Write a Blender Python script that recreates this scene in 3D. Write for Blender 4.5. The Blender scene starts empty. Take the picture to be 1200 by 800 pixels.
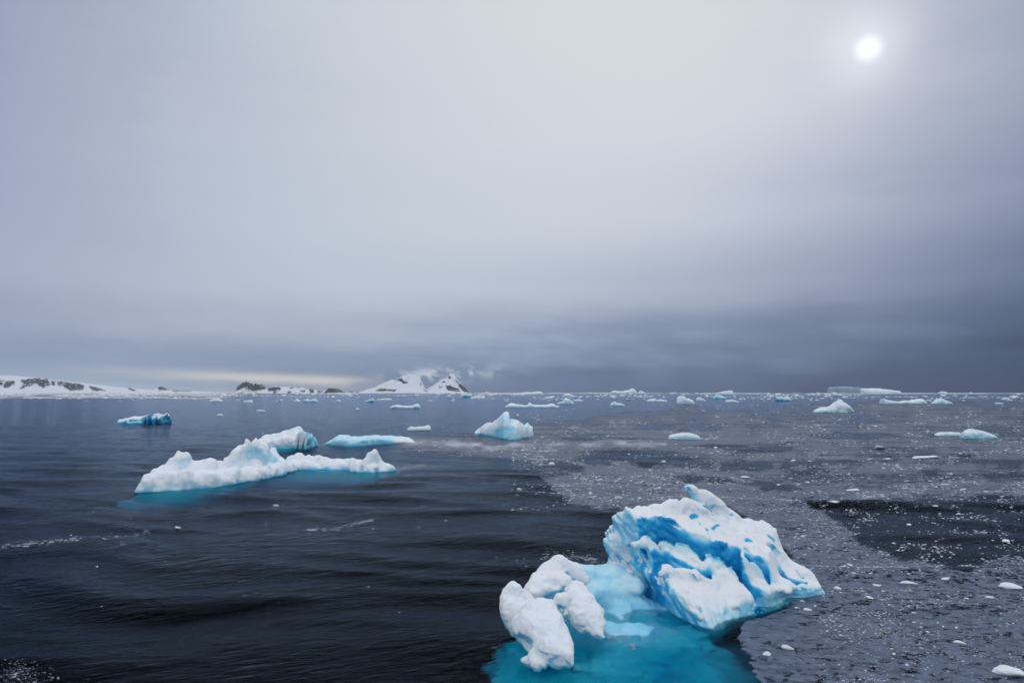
import bpy, math, random
import numpy as np
from mathutils import Vector

# ------------------------------------------------------------------ camera, sky, sun, exposure
scene = bpy.context.scene
COL = scene.collection
CAM_H = 10.0                     # eye height above the sea (deck of a ship)
F, CX, CY = 800.0, 600.0, 400.0  # focal length / centre measured on a 1200 x 800 frame
PITCH = math.atan(59.0 / 800.0)
SP, CP = math.sin(PITCH), math.cos(PITCH)

cam = bpy.data.cameras.new('camera')
cam.sensor_width = 36.0
cam.lens = 24.0
cam.clip_start = 0.1
cam.clip_end = 120000.0
cam_ob = bpy.data.objects.new('camera', cam)
COL.objects.link(cam_ob)
cam_ob.location = (0, 0, CAM_H)
cam_ob.rotation_euler = (math.pi / 2 + PITCH, 0, 0)
scene.camera = cam_ob


def ray(u, v):
    a, b = u - CX, CY - v
    return (a, F * CP - b * SP, F * SP + b * CP)


def W(u, v, Y):
    """world point seen at (u, v) standing at distance Y"""
    d = ray(u, v)
    s = Y / d[1]
    return np.array((d[0] * s, Y, CAM_H + d[2] * s))


def at(u, v, z=0.0):
    """world point seen at (u, v) on the horizontal level z"""
    d = ray(u, v)
    s = (z - CAM_H) / d[2]
    return np.array((d[0] * s, d[1] * s, z))


def proj(x, y, z):
    """pixel (1200 x 800 frame) of world points"""
    fy = y * CP + (z - CAM_H) * SP
    uz = -y * SP + (z - CAM_H) * CP
    fy = np.where(fy < 0.01, 0.01, fy)
    return CX + F * x / fy, CY - F * uz / fy


scene.view_settings.view_transform = 'Standard'
scene.view_settings.look = 'None'
scene.view_settings.exposure = 0.0
scene.view_settings.gamma = 1.0
scene.view_settings.use_curve_mapping = False
scene.render.engine = 'CYCLES'
cy = scene.cycles
cy.use_denoising = True
cy.denoiser = 'OPENIMAGEDENOISE'
cy.max_bounces = 8
cy.diffuse_bounces = 3
cy.glossy_bounces = 3
cy.transmission_bounces = 4
cy.transparent_max_bounces = 16
cy.volume_bounces = 1
cy.sample_clamp_indirect = 6.0

sd = ray(1018, 57)
sl = math.sqrt(sum(c * c for c in sd))
SUN = np.array([c / sl for c in sd])
SUN_AZ = math.atan2(SUN[0], SUN[1])
SUN_EL = math.asin(SUN[2])


def srgb(*c):
    return tuple(((x / 255.0) / 12.92) if x <= 10 else (((x / 255.0) + 0.055) / 1.055) ** 2.4 for x in c)


class N:
    """tiny expression builder over shader math nodes"""
    nt = None

    def __init__(self, s):
        self.s = s

    @staticmethod
    def op(kind, *args):
        n = N.nt.nodes.new('ShaderNodeMath')
        n.operation = kind
        for i, a in enumerate(args):
            if isinstance(a, N):
                N.nt.links.new(a.s, n.inputs[i])
            else:
                n.inputs[i].default_value = a
        return N(n.outputs[0])

    def __add__(self, o): return N.op('ADD', self, o)
    __radd__ = __add__
    def __mul__(self, o): return N.op('MULTIPLY', self, o)
    __rmul__ = __mul__
    def __sub__(self, o): return N.op('SUBTRACT', self, o)
    def __rsub__(self, o): return N.op('SUBTRACT', o, self)
    def __truediv__(self, o): return N.op('DIVIDE', self, o)


def ss(x, a, b):
    n = N.nt.nodes.new('ShaderNodeMapRange')
    n.interpolation_type = 'SMOOTHSTEP'
    n.inputs['From Min'].default_value = a
    n.inputs['From Max'].default_value = b
    N.nt.links.new(x.s, n.inputs['Value'])
    return N(n.outputs['Result'])


def mixcol(fac, a, b, blend='MIX'):
    n = N.nt.nodes.new('ShaderNodeMix')
    n.data_type = 'RGBA'
    n.blend_type = blend
    for sock, val in ((n.inputs['Factor'], fac), (n.inputs['A'], a), (n.inputs['B'], b)):
        if isinstance(val, N):
            N.nt.links.new(val.s, sock)
        elif isinstance(val, (int, float)):
            sock.default_value = val
        else:
            sock.default_value = (*val[:3], 1.0)
    return N(n.outputs['Result'])


def noise(vec, scale, detail=4.0, rough=0.55, out='Fac', dist=0.0):
    n = N.nt.nodes.new('ShaderNodeTexNoise')
    n.inputs['Scale'].default_value = scale
    n.inputs['Detail'].default_value = detail
    n.inputs['Roughness'].default_value = rough
    n.inputs['Distortion'].default_value = dist
    if vec is not None:
        N.nt.links.new(vec.s, n.inputs['Vector'])
    return N(n.outputs[out])


def combine(x, y, z):
    n = N.nt.nodes.new('ShaderNodeCombineXYZ')
    for i, a in enumerate((x, y, z)):
        if isinstance(a, N):
            N.nt.links.new(a.s, n.inputs[i])
        else:
            n.inputs[i].default_value = a
    return N(n.outputs[0])


world = bpy.data.worlds.new('World')
scene.world = world
world.use_nodes = True
nt = world.node_tree
N.nt = nt
nt.nodes.clear()
tc = nt.nodes.new('ShaderNodeTexCoord')
sep = nt.nodes.new('ShaderNodeSeparateXYZ')
nt.links.new(tc.outputs['Generated'], sep.inputs[0])
dx, dy, dz = (N(sep.outputs[i]) for i in range(3))
az = N.op('ARCTAN2', dx, dy)
el = N.op('ARCSINE', dz)
# overcast layer: rows of colour along the azimuth, blended by elevation, torn by stretched noise
cvec = combine(az * 1.6, el * 5.0, 0.0)
warp = noise(cvec, 2.2, 6.0, 0.6)
warp2 = noise(combine(az * 3.0 + 7.0, el * 14.0, 3.0), 2.0, 5.0, 0.55)
low = 1.0 - ss(el, 0.08, 0.30)
azw = az + (warp - 0.5) * 0.16
elw = el + (warp - 0.5) * 0.03 + (warp2 - 0.5) * (low * 0.035 + 0.008)
US = (0, 200, 400, 600, 800, 1000, 1200)
AZ0, AZ1 = math.radians(-42), math.radians(42)
SKY_ROWS = [
    (459, [(166, 180, 198), (172, 183, 197), (145, 157, 178), (100, 119, 148), (90, 109, 138), (62, 80, 112), (36, 56, 90)]),
    (445, [(160, 174, 194), (152, 165, 187), (134, 148, 174), (106, 124, 154), (94, 111, 142), (64, 82, 114), (34, 54, 88)]),
    (420, [(144, 156, 180), (150, 162, 184), (144, 157, 181), (130, 146, 173), (116, 131, 159), (80, 96, 127), (36, 56, 89)]),
    (390, [(156, 166, 189), (170, 180, 199), (173, 183, 201), (150, 163, 187), (136, 149, 174), (108, 122, 151), (70, 86, 117)]),
    (340, [(162, 171, 196), (182, 191, 208), (191, 200, 213), (189, 198, 212), (170, 180, 200), (146, 157, 183), (104, 118, 149)]),
    (250, [(160, 169, 194), (182, 191, 208), (196, 204, 216), (203, 210, 220), (202, 208, 219), (176, 184, 205), (132, 143, 170)]),
    (120, [(155, 164, 189), (182, 190, 206), (199, 206, 217), (209, 215, 222), (213, 218, 225), (203, 208, 219), (156, 165, 188)]),
    (0, [(149, 159, 183), (182, 191, 207), (202, 209, 218), (213, 218, 223), (215, 219, 224), (207, 212, 221), (166, 174, 194)]),
    (-250, [(180, 188, 204), (198, 205, 215), (211, 216, 222), (218, 221, 226), (218, 221, 226), (213, 217, 224), (192, 198, 211)]),
]
t_az = (azw - AZ0) / (AZ1 - AZ0)
cur = None
prev_e = None
for v, cols in SKY_ROWS:
    r = nt.nodes.new('ShaderNodeValToRGB')
    r.color_ramp.interpolation = 'B_SPLINE'
    els = r.color_ramp.elements
    for i, (u, c) in enumerate(zip(US, cols)):
        p = (math.atan((u - 600) / 800.0) - AZ0) / (AZ1 - AZ0)
        e = els[i] if i < 2 else els.new(p)
        e.position = p
        e.color = (*srgb(*c), 1)
    nt.links.new(t_az.s, r.inputs[0])
    row = N(r.outputs[0])
    ev = math.atan((459 - v) / 800.0)
    if cur is None:
        cur = row
    else:
        cur = mixcol(ss(elw, prev_e, ev), cur, row)
    prev_e = ev
# torn patches of darker and paler cloud low down
pat = noise(combine(az * 5.0, el * 16.0 + az * 0.8, 5.0), 1.1, 3.5, 0.5)
pband = ss(el, 0.0, 0.03) * (1.0 - ss(el, 0.055, 0.14)) * (ss(az, -0.25, 0.05) * 0.75 + 0.25)
cur = mixcol(1.0, cur, mixcol(pband, (1, 1, 1), mixcol(ss(pat, 0.32, 0.68), (0.80, 0.83, 0.87), (1.24, 1.23, 1.20))), 'MULTIPLY')
# bright low gap in the cloud over the land on the left
gap_line = el - (0.021 - (az + 0.42) * 0.034)
gl = gap_line / 0.0075
gapm = N.op('EXPONENT', (gl * gl) * -1.0) * ss(az, -0.62, -0.34) * (1.0 - ss(az, -0.27, -0.16))
gapm = gapm * ss(noise(combine(az * 6.0, el * 40.0, 9.0), 2.0, 4.0), 0.2, 0.55)
cur = mixcol(gapm * 0.85, cur, srgb(214, 212, 206))
# wisps torn off the two peaks
wis = combine(az * 26.0 + el * 34.0, el * 34.0 - az * 10.0, 2.0)
wn = ss(noise(wis, 1.5, 5.0, 0.6, dist=0.5), 0.40, 0.62)
wa = N.op('EXPONENT', N.op('POWER', N.op('ABSOLUTE', (az + 0.098) / 0.072), 2.0) * -1.0)
we = N.op('EXPONENT', N.op('POWER', N.op('ABSOLUTE', (el - 0.0255 - (az + 0.098) * 0.06) / 0.0095), 2.0) * -1.0)
cur = mixcol(N.op('MINIMUM', wn * wa * we * 1.2, 0.9), cur, srgb(196, 203, 214))
# thick bright overcast overhead and behind the ship
zen = ss(el, 0.62, 1.25)
back = ss(dy * -1.0, -0.55, 0.5) * ss(el, -0.02, 0.25)
lift = N.op('MAXIMUM', zen, back)
cur = mixcol(lift, cur, (0.84, 0.89, 0.97))
# sun veiled by the cloud
dotn = dx * float(SUN[0]) + dy * float(SUN[1]) + dz * float(SUN[2])
ang = N.op('ARCCOSINE', N.op('MINIMUM', dotn, 1.0))
core = 1.0 - ss(ang, 0.0, 0.0225)
h1 = N.op('EXPONENT', N.op('POWER', ang / 0.046, 2.0) * -1.0)
glow = core * 0.40 + h1 * 0.19
cur = mixcol(1.0, cur, mixcol(glow, (0, 0, 0), (1.0, 0.985, 0.95)), 'ADD')
# a little of the clear sky above the cloud
nish = nt.nodes.new('ShaderNodeTexSky')
nish.sky_type = 'NISHITA'
nish.sun_disc = False
nish.sun_elevation = SUN_EL
nish.sun_rotation = SUN_AZ
bg1 = nt.nodes.new('ShaderNodeBackground')
nt.links.new(nish.outputs[0], bg1.inputs[0])
bg1.inputs[1].default_value = 0.001
bg2 = nt.nodes.new('ShaderNodeBackground')
nt.links.new(cur.s, bg2.inputs[0])
bg2.inputs[1].default_value = 1.0
addb = nt.nodes.new('ShaderNodeAddShader')
nt.links.new(bg1.outputs[0], addb.inputs[0])
nt.links.new(bg2.outputs[0], addb.inputs[1])
wout = nt.nodes.new('ShaderNodeOutputWorld')
nt.links.new(addb.outputs[0], wout.inputs[0])
world.cycles.sample_map_resolution = 512
world.cycles.sampling_method = 'MANUAL'

sun = bpy.data.lights.new('sun', 'SUN')
sun.energy = 0.55
sun.angle = math.radians(120)
sun.color = (1.0, 0.98, 0.94)
sun_ob = bpy.data.objects.new('sun', sun)
COL.objects.link(sun_ob)
sun_ob.rotation_euler = Vector(tuple(-SUN)).to_track_quat('-Z', 'Y').to_euler()

# ------------------------------------------------------------------ numpy tools
rng = np.random.default_rng(11)
random.seed(11)


def _hash(ix, iy, iz, seed):
    h = (ix.astype(np.uint32) * np.uint32(73856093)) ^ (iy.astype(np.uint32) * np.uint32(19349663)) \
        ^ (iz.astype(np.uint32) * np.uint32(83492791)) ^ np.uint32((seed * 2654435761) & 0xffffffff)
    h ^= h >> np.uint32(15)
    h *= np.uint32(2246822519)
    h ^= h >> np.uint32(13)
    h *= np.uint32(3266489917)
    h ^= h >> np.uint32(16)
    return h.astype(np.float32) * np.float32(1 / 4294967295.0)


def vnoise(x, y, z, seed=0):
    x, y, z = (np.asarray(a, np.float32) for a in (x, y, z))
    ix, iy, iz = np.floor(x), np.floor(y), np.floor(z)
    fx, fy, fz = x - ix, y - iy, z - iz
    fx, fy, fz = (t * t * t * (t * (t * 6 - 15) + 10) for t in (fx, fy, fz))
    ix, iy, iz = (a.astype(np.int64) for a in (ix, iy, iz))
    r = 0
    for a in (0, 1):
        for b in (0, 1):
            for c in (0, 1):
                w = (fx if a else 1 - fx) * (fy if b else 1 - fy) * (fz if c else 1 - fz)
                r = r + w * _hash(ix + a, iy + b, iz + c, seed)
    return r * 2 - 1


def fbm(x, y, z, octv=3, seed=0, gain=0.5, ridged=False):
    s, a, f, tot = 0, 1.0, 1.0, 0
    for o in range(octv):
        n = vnoise(x * f + o * 3.1, y * f + o * 1.7, z * f + o * 5.3, seed + o)
        if ridged:
            n = 1 - 2 * np.abs(n)
        s = s + a * n
        tot += a
        a *= gain
        f *= 2.03
    return s / tot


def worley(x, y, z, seed=0):
    """distance to the nearest of a jittered set of points, about -0.5 .. 0.5"""
    x, y, z = (np.asarray(a, np.float32) for a in (x, y, z))
    ix, iy, iz = (np.floor(a).astype(np.int64) for a in (x, y, z))
    best = np.full(x.shape, 9.0, np.float32)
    for a in (-1, 0, 1):
        for b in (-1, 0, 1):
            for c in (-1, 0, 1):
                jx, jy, jz = ix + a, iy + b, iz + c
                d = (jx + _hash(jx, jy, jz, seed) - x) ** 2 + (jy + _hash(jx, jy, jz, seed + 1) - y) ** 2 + (jz + _hash(jx, jy, jz, seed + 2) - z) ** 2
                best = np.minimum(best, d)
    return np.sqrt(best) - 0.5


def sstep(x, a, b):
    t = np.clip((x - a) / (b - a), 0, 1)
    return t * t * (3 - 2 * t)


def smin(a, b, k):
    if k <= 0:
        return np.minimum(a, b)
    h = np.clip(0.5 + 0.5 * (b - a) / k, 0, 1)
    return b + (a - b) * h - k * h * (1 - h)


def smax(a, b, k):
    return -smin(-a, -b, k)


def d_cap(x, y, z, a, b, ra, rb, zs=1.0):
    """tapered capsule, squashed in z by zs"""
    ax, ay, az_ = a
    bx, by, bz = b[0] - ax, b[1] - ay, b[2] - az_
    L = bx * bx + by * by + bz * bz + 1e-9
    px, py, pz = x - ax, y - ay, z - az_
    t = np.clip((px * bx + py * by + pz * bz) / L, 0, 1)
    r = ra + (rb - ra) * t
    return np.sqrt((px - bx * t) ** 2 + (py - by * t) ** 2 + ((pz - bz * t) / zs) ** 2) - r


def d_ell(x, y, z, c, r, yaw=0.0, tx=0.0, ty=0.0):
    """ellipsoid turned by yaw and sheared: z rises by tx*x + ty*y"""
    px, py, pz = x - c[0], y - c[1], z - c[2]
    pz = pz - tx * px - ty * py
    cs, sn = math.cos(yaw), math.sin(yaw)
    qx, qy = px * cs + py * sn, -px * sn + py * cs
    k0 = np.sqrt((qx / r[0]) ** 2 + (qy / r[1]) ** 2 + (pz / r[2]) ** 2)
    k1 = np.sqrt((qx / r[0] ** 2) ** 2 + (qy / r[1] ** 2) ** 2 + (pz / r[2] ** 2) ** 2) + 1e-6
    return k0 * (k0 - 1) / k1


def d_poly(x, y, pts):
    """2-D signed distance to a polygon (negative inside)"""
    d = np.full(np.broadcast(x, y).shape, 1e9)
    s = np.ones_like(d)
    n = len(pts)
    for i in range(n):
        ax, ay = pts[i]
        bx, by = pts[i - 1]
        ex, ey = bx - ax, by - ay
        wx, wy = x - ax, y - ay
        t = np.clip((wx * ex + wy * ey) / (ex * ex + ey * ey + 1e-12), 0, 1)
        d = np.minimum(d, (wx - ex * t) ** 2 + (wy - ey * t) ** 2)
        c1, c2, c3 = y >= ay, y < by, ex * wy > ey * wx
        flip = (c1 & c2 & c3) | (~c1 & ~c2 & ~c3)
        s = np.where(flip, -s, s)
    return s * np.sqrt(d)


def surface_nets(f, org, h):
    """isosurface 0 of a sampled field -> verts, quads"""
    ins = f < 0
    nx, ny, nz = f.shape
    cnt = np.zeros((nx - 1, ny - 1, nz - 1), np.int8)
    for a in (0, 1):
        for b in (0, 1):
            for c in (0, 1):
                cnt += ins[a:nx - 1 + a, b:ny - 1 + b, c:nz - 1 + c]
    act = np.argwhere((cnt > 0) & (cnt < 8))
    idx = np.full(cnt.shape, -1, np.int32)
    idx[act[:, 0], act[:, 1], act[:, 2]] = np.arange(len(act))
    corner = {}
    for a in (0, 1):
        for b in (0, 1):
            for c in (0, 1):
                corner[a, b, c] = f[act[:, 0] + a, act[:, 1] + b, act[:, 2] + c]
    acc = np.zeros((len(act), 3))
    num = np.zeros(len(act))
    keys = list(corner)
    for k1 in keys:
        for ax in range(3):
            if k1[ax] == 1:
                continue
            k2 = list(k1)
            k2[ax] = 1
            k2 = tuple(k2)
            v1, v2 = corner[k1], corner[k2]
            m = (v1 < 0) != (v2 < 0)
            t = np.where(m, v1 / np.where(m, v1 - v2, 1), 0)
            for j in range(3):
                acc[:, j] += np.where(m, k1[j] + (t if j == ax else 0), 0)
            num += m
    verts = (act + acc / num[:, None]) * h + np.array(org)
    quads = []
    I = ins.astype(np.int8)
    for ax in range(3):
        sl0 = [slice(1, s - 1) for s in (nx, ny, nz)]
        sl0[ax] = slice(0, (nx, ny, nz)[ax] - 1)
        sl1 = list(sl0)
        sl1[ax] = slice(1, (nx, ny, nz)[ax])
        df = I[tuple(sl1)] - I[tuple(sl0)]
        e = np.argwhere(df != 0)
        sg = df[df != 0]
        off = np.array([1, 1, 1])
        off[ax] = 0
        e = e + off
        o1, o2 = [(1, 2), (2, 0), (0, 1)][ax]
        def g(a, b):
            c = e.copy()
            c[:, o1] -= a
            c[:, o2] -= b
            return idx[c[:, 0], c[:, 1], c[:, 2]]
        q = np.stack([g(1, 1), g(0, 1), g(0, 0), g(1, 0)], 1)
        q[sg > 0] = q[sg > 0][:, ::-1]
        quads.append(q)
    return verts, np.concatenate(quads)


def make_mesh(name, verts, faces, smooth=True, attrs=None):
    verts = np.asarray(verts, np.float32)
    faces = np.asarray(faces, np.int32)
    me = bpy.data.meshes.new(name)
    k = faces.shape[1]
    me.vertices.add(len(verts))
    me.vertices.foreach_set('co', verts.ravel())
    me.loops.add(faces.size)
    me.loops.foreach_set('vertex_index', faces.ravel())
    me.polygons.add(len(faces))
    me.polygons.foreach_set('loop_start', np.arange(0, faces.size, k, dtype=np.int32))
    me.polygons.foreach_set('use_smooth', np.full(len(faces), smooth))
    me.update(calc_edges=True)
    for an, av in (attrs or {}).items():
        at_ = me.attributes.new(an, 'FLOAT', 'POINT')
        at_.data.foreach_set('value', np.asarray(av, np.float32))
    me.validate()
    return me


def vnormals(v, q):
    a, b, c, d = (v[q[:, i]] for i in range(4))
    n = np.cross(c - a, d - b)
    out = np.zeros_like(v)
    for i in range(4):
        np.add.at(out, q[:, i], n)
    return out / (np.linalg.norm(out, axis=1, keepdims=True) + 1e-9)


def link(name, me, mat, loc=(0, 0, 0), parent=None):
    o = bpy.data.objects.new(name, me)
    COL.objects.link(o)
    o.location = tuple(float(c) for c in loc)
    if mat is not None and not me.materials:
        me.materials.append(mat)
    if parent is not None:
        o.parent = parent
    return o


def tag(o, label=None, cat=None, group=None, kind=None):
    for k, v in (('label', label), ('category', cat), ('group', group), ('kind', kind)):
        if v:
            o[k] = v
    return o


def new_mat(name):
    m = bpy.data.materials.new(name)
    m.use_nodes = True
    N.nt = m.node_tree
    m.node_tree.nodes.clear()
    out = m.node_tree.nodes.new('ShaderNodeOutputMaterial')
    return m, m.node_tree, out


def attr(name):
    n = N.nt.nodes.new('ShaderNodeAttribute')
    n.attribute_name = name
    return N(n.outputs['Fac'])


def position():
    g = N.nt.nodes.new('ShaderNodeNewGeometry')
    return N(g.outputs['Position']), N(g.outputs['Normal'])


def objcoord():
    t = N.nt.nodes.new('ShaderNodeTexCoord')
    return N(t.outputs['Object'])


def xyz(vec):
    s = N.nt.nodes.new('ShaderNodeSeparateXYZ')
    N.nt.links.new(vec.s, s.inputs[0])
    return tuple(N(s.outputs[i]) for i in range(3))


def principled(**kw):
    p = N.nt.nodes.new('ShaderNodeBsdfPrincipled')
    for k, v in kw.items():
        s = p.inputs[k.replace('_', ' ')]
        if isinstance(v, N):
            N.nt.links.new(v.s, s)
        elif isinstance(v, tuple) and len(v) == 3 and s.type == 'RGBA':
            s.default_value = (*v, 1)
        else:
            s.default_value = v
    return p


def bump(height, strength=1.0, distance=0.1):
    b = N.nt.nodes.new('ShaderNodeBump')
    b.inputs['Strength'].default_value = strength
    b.inputs['Distance'].default_value = distance
    N.nt.links.new(height.s, b.inputs['Height'])
    return N(b.outputs[0])


# ------------------------------------------------------------------ materials
def ice_material(name, scale=1.0, snow=(0.86, 0.87, 0.895)):
    """attributes: blue 0..1 (snow -> clear blue ice)"""
    m, t, out = new_mat(name)
    b = attr('blue')
    pos, nor = position()
    oc = objcoord()
    n1 = noise(oc, 1.6 / scale, 5.0, 0.6)
    n2 = noise(oc, 9.0 / scale, 4.0, 0.6)
    bb = b + (n1 - 0.5) * 0.30 * ss(b, 0.02, 0.3) + (n2 - 0.5) * 0.10 * ss(b, 0.02, 0.3)
    r = t.nodes.new('ShaderNodeValToRGB')
    els = r.color_ramp.elements
    stops = [(0.0, snow), (0.18, (0.80, 0.87, 0.92)), (0.40, (0.40, 0.77, 0.92)),
             (0.70, (0.035, 0.49, 0.82)), (1.0, (0.0, 0.27, 0.64))]
    for i, (p, c) in enumerate(stops):
        e = els[i] if i < 2 else els.new(p)
        e.position = p
        e.color = (*c, 1)
    t.links.new(bb.s, r.inputs[0])
    col = N(r.outputs[0])
    col = mixcol((n2 - 0.35) * 0.22, col, mixcol(1.0, col, (0.80, 0.84, 0.90), 'MULTIPLY'))
    h = (noise(oc, 5.0 / scale, 5.0, 0.6) * 0.075 * scale + noise(oc, 22.0 / scale, 4.0, 0.6) * 0.022 * scale) * (1.0 - ss(b, 0.2, 0.6) * 0.7)
    rough = 0.75 - ss(b, 0.15, 0.6) * 0.42
    p = principled(Base_Color=col, Roughness=rough, Subsurface_Weight=0.35, Subsurface_Scale=0.5 * scale,
                   Subsurface_Radius=(0.25, 0.6, 1.0), Specular_IOR_Level=0.35, Normal=bump(h, 0.8, 1.0))
    p.subsurface_method = 'RANDOM_WALK'
    t.links.new(p.outputs[0], out.inputs[0])
    return m


def ice_material_far(name, snow=(0.84, 0.865, 0.90)):
    m, t, out = new_mat(name)
    b = attr('blue')
    r = t.nodes.new('ShaderNodeValToRGB')
    els = r.color_ramp.elements
    stops = [(0.0, snow), (0.25, (0.72, 0.84, 0.91)), (0.5, (0.38, 0.72, 0.86)),
             (0.8, (0.06, 0.42, 0.68)), (1.0, (0.012, 0.22, 0.42))]
    for i, (p, c) in enumerate(stops):
        e = els[i] if i < 2 else els.new(p)
        e.position = p
        e.color = (*c, 1)
    t.links.new(b.s, r.inputs[0])
    oc = objcoord()
    h = noise(oc, 1.2, 5.0, 0.6) * 0.5
    p = principled(Base_Color=N(r.outputs[0]), Roughness=0.75, Specular_IOR_Level=0.3, Normal=bump(h, 0.5, 1.0))
    t.links.new(p.outputs[0], out.inputs[0])
    return m


M_ICE = ice_material('blue_ice_and_snow', 1.0)
M_ICE_MID = ice_material('floe_ice', 2.0)
M_FAR = ice_material_far('distant_ice')


def underwater_ice_material():
    m, t, out = new_mat('submerged_ice')
    oc = objcoord()
    n = noise(oc, 0.8, 5.0, 0.6)
    b = attr('blue')
    col = mixcol(ss(n, 0.3, 0.75), (0.62, 0.78, 0.84), (0.80, 0.88, 0.90))
    col = mixcol(b, col, (0.30, 0.70, 0.88))
    p = principled(Base_Color=col, Roughness=0.45, Specular_IOR_Level=0.3,
                   Normal=bump(noise(oc, 3.0, 5.0, 0.6), 0.6, 0.25))
    t.links.new(p.outputs[0], out.inputs[0])
    return m


M_SUB = underwater_ice_material()

# ------------------------------------------------------------------ sea
def blob(u, v, cu, cv, ru, rv, rot=0.0):
    c, s = math.cos(math.radians(rot)), math.sin(math.radians(rot))
    a, b = u - cu, v - cv
    p, q = a * c + b * s, -a * s + b * c
    return 1 - np.sqrt((p / ru) ** 2 + (q / rv) ** 2)


def streak(u, v, pts, w):
    """soft line through pixel points; 1 on the line, 0 at half width w"""
    d = np.full(np.shape(u), 1e9)
    for (ax, ay), (bx, by) in zip(pts[:-1], pts[1:]):
        ex, ey = bx - ax, by - ay
        t = np.clip(((u - ax) * ex + (v - ay) * ey) / (ex * ex + ey * ey), 0, 1)
        d = np.minimum(d, np.hypot(u - ax - ex * t, v - ay - ey * t))
    return np.clip(1 - d / w, 0, 1)


SHEET = [(640, 562), (649, 574), (668, 589), (700, 596), (735, 600), (800, 612), (900, 650), (955, 690), (905, 715),
         (872, 728), (872, 750), (882, 780), (900, 830), (1500, 830), (1500, 640), (1200, 655), (1130, 668), (1060, 655),
         (1010, 636), (985, 612), (945, 588), (900, 570), (850, 552), (800, 542), (740, 540), (690, 548)]
FIELD = [(480, 520), (560, 508), (640, 500), (800, 478), (1000, 474), (1400, 470), (1400, 590), (1200, 572), (1000, 582),
         (920, 580), (850, 556), (760, 545), (690, 548), (640, 560), (610, 540), (540, 532)]


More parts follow.
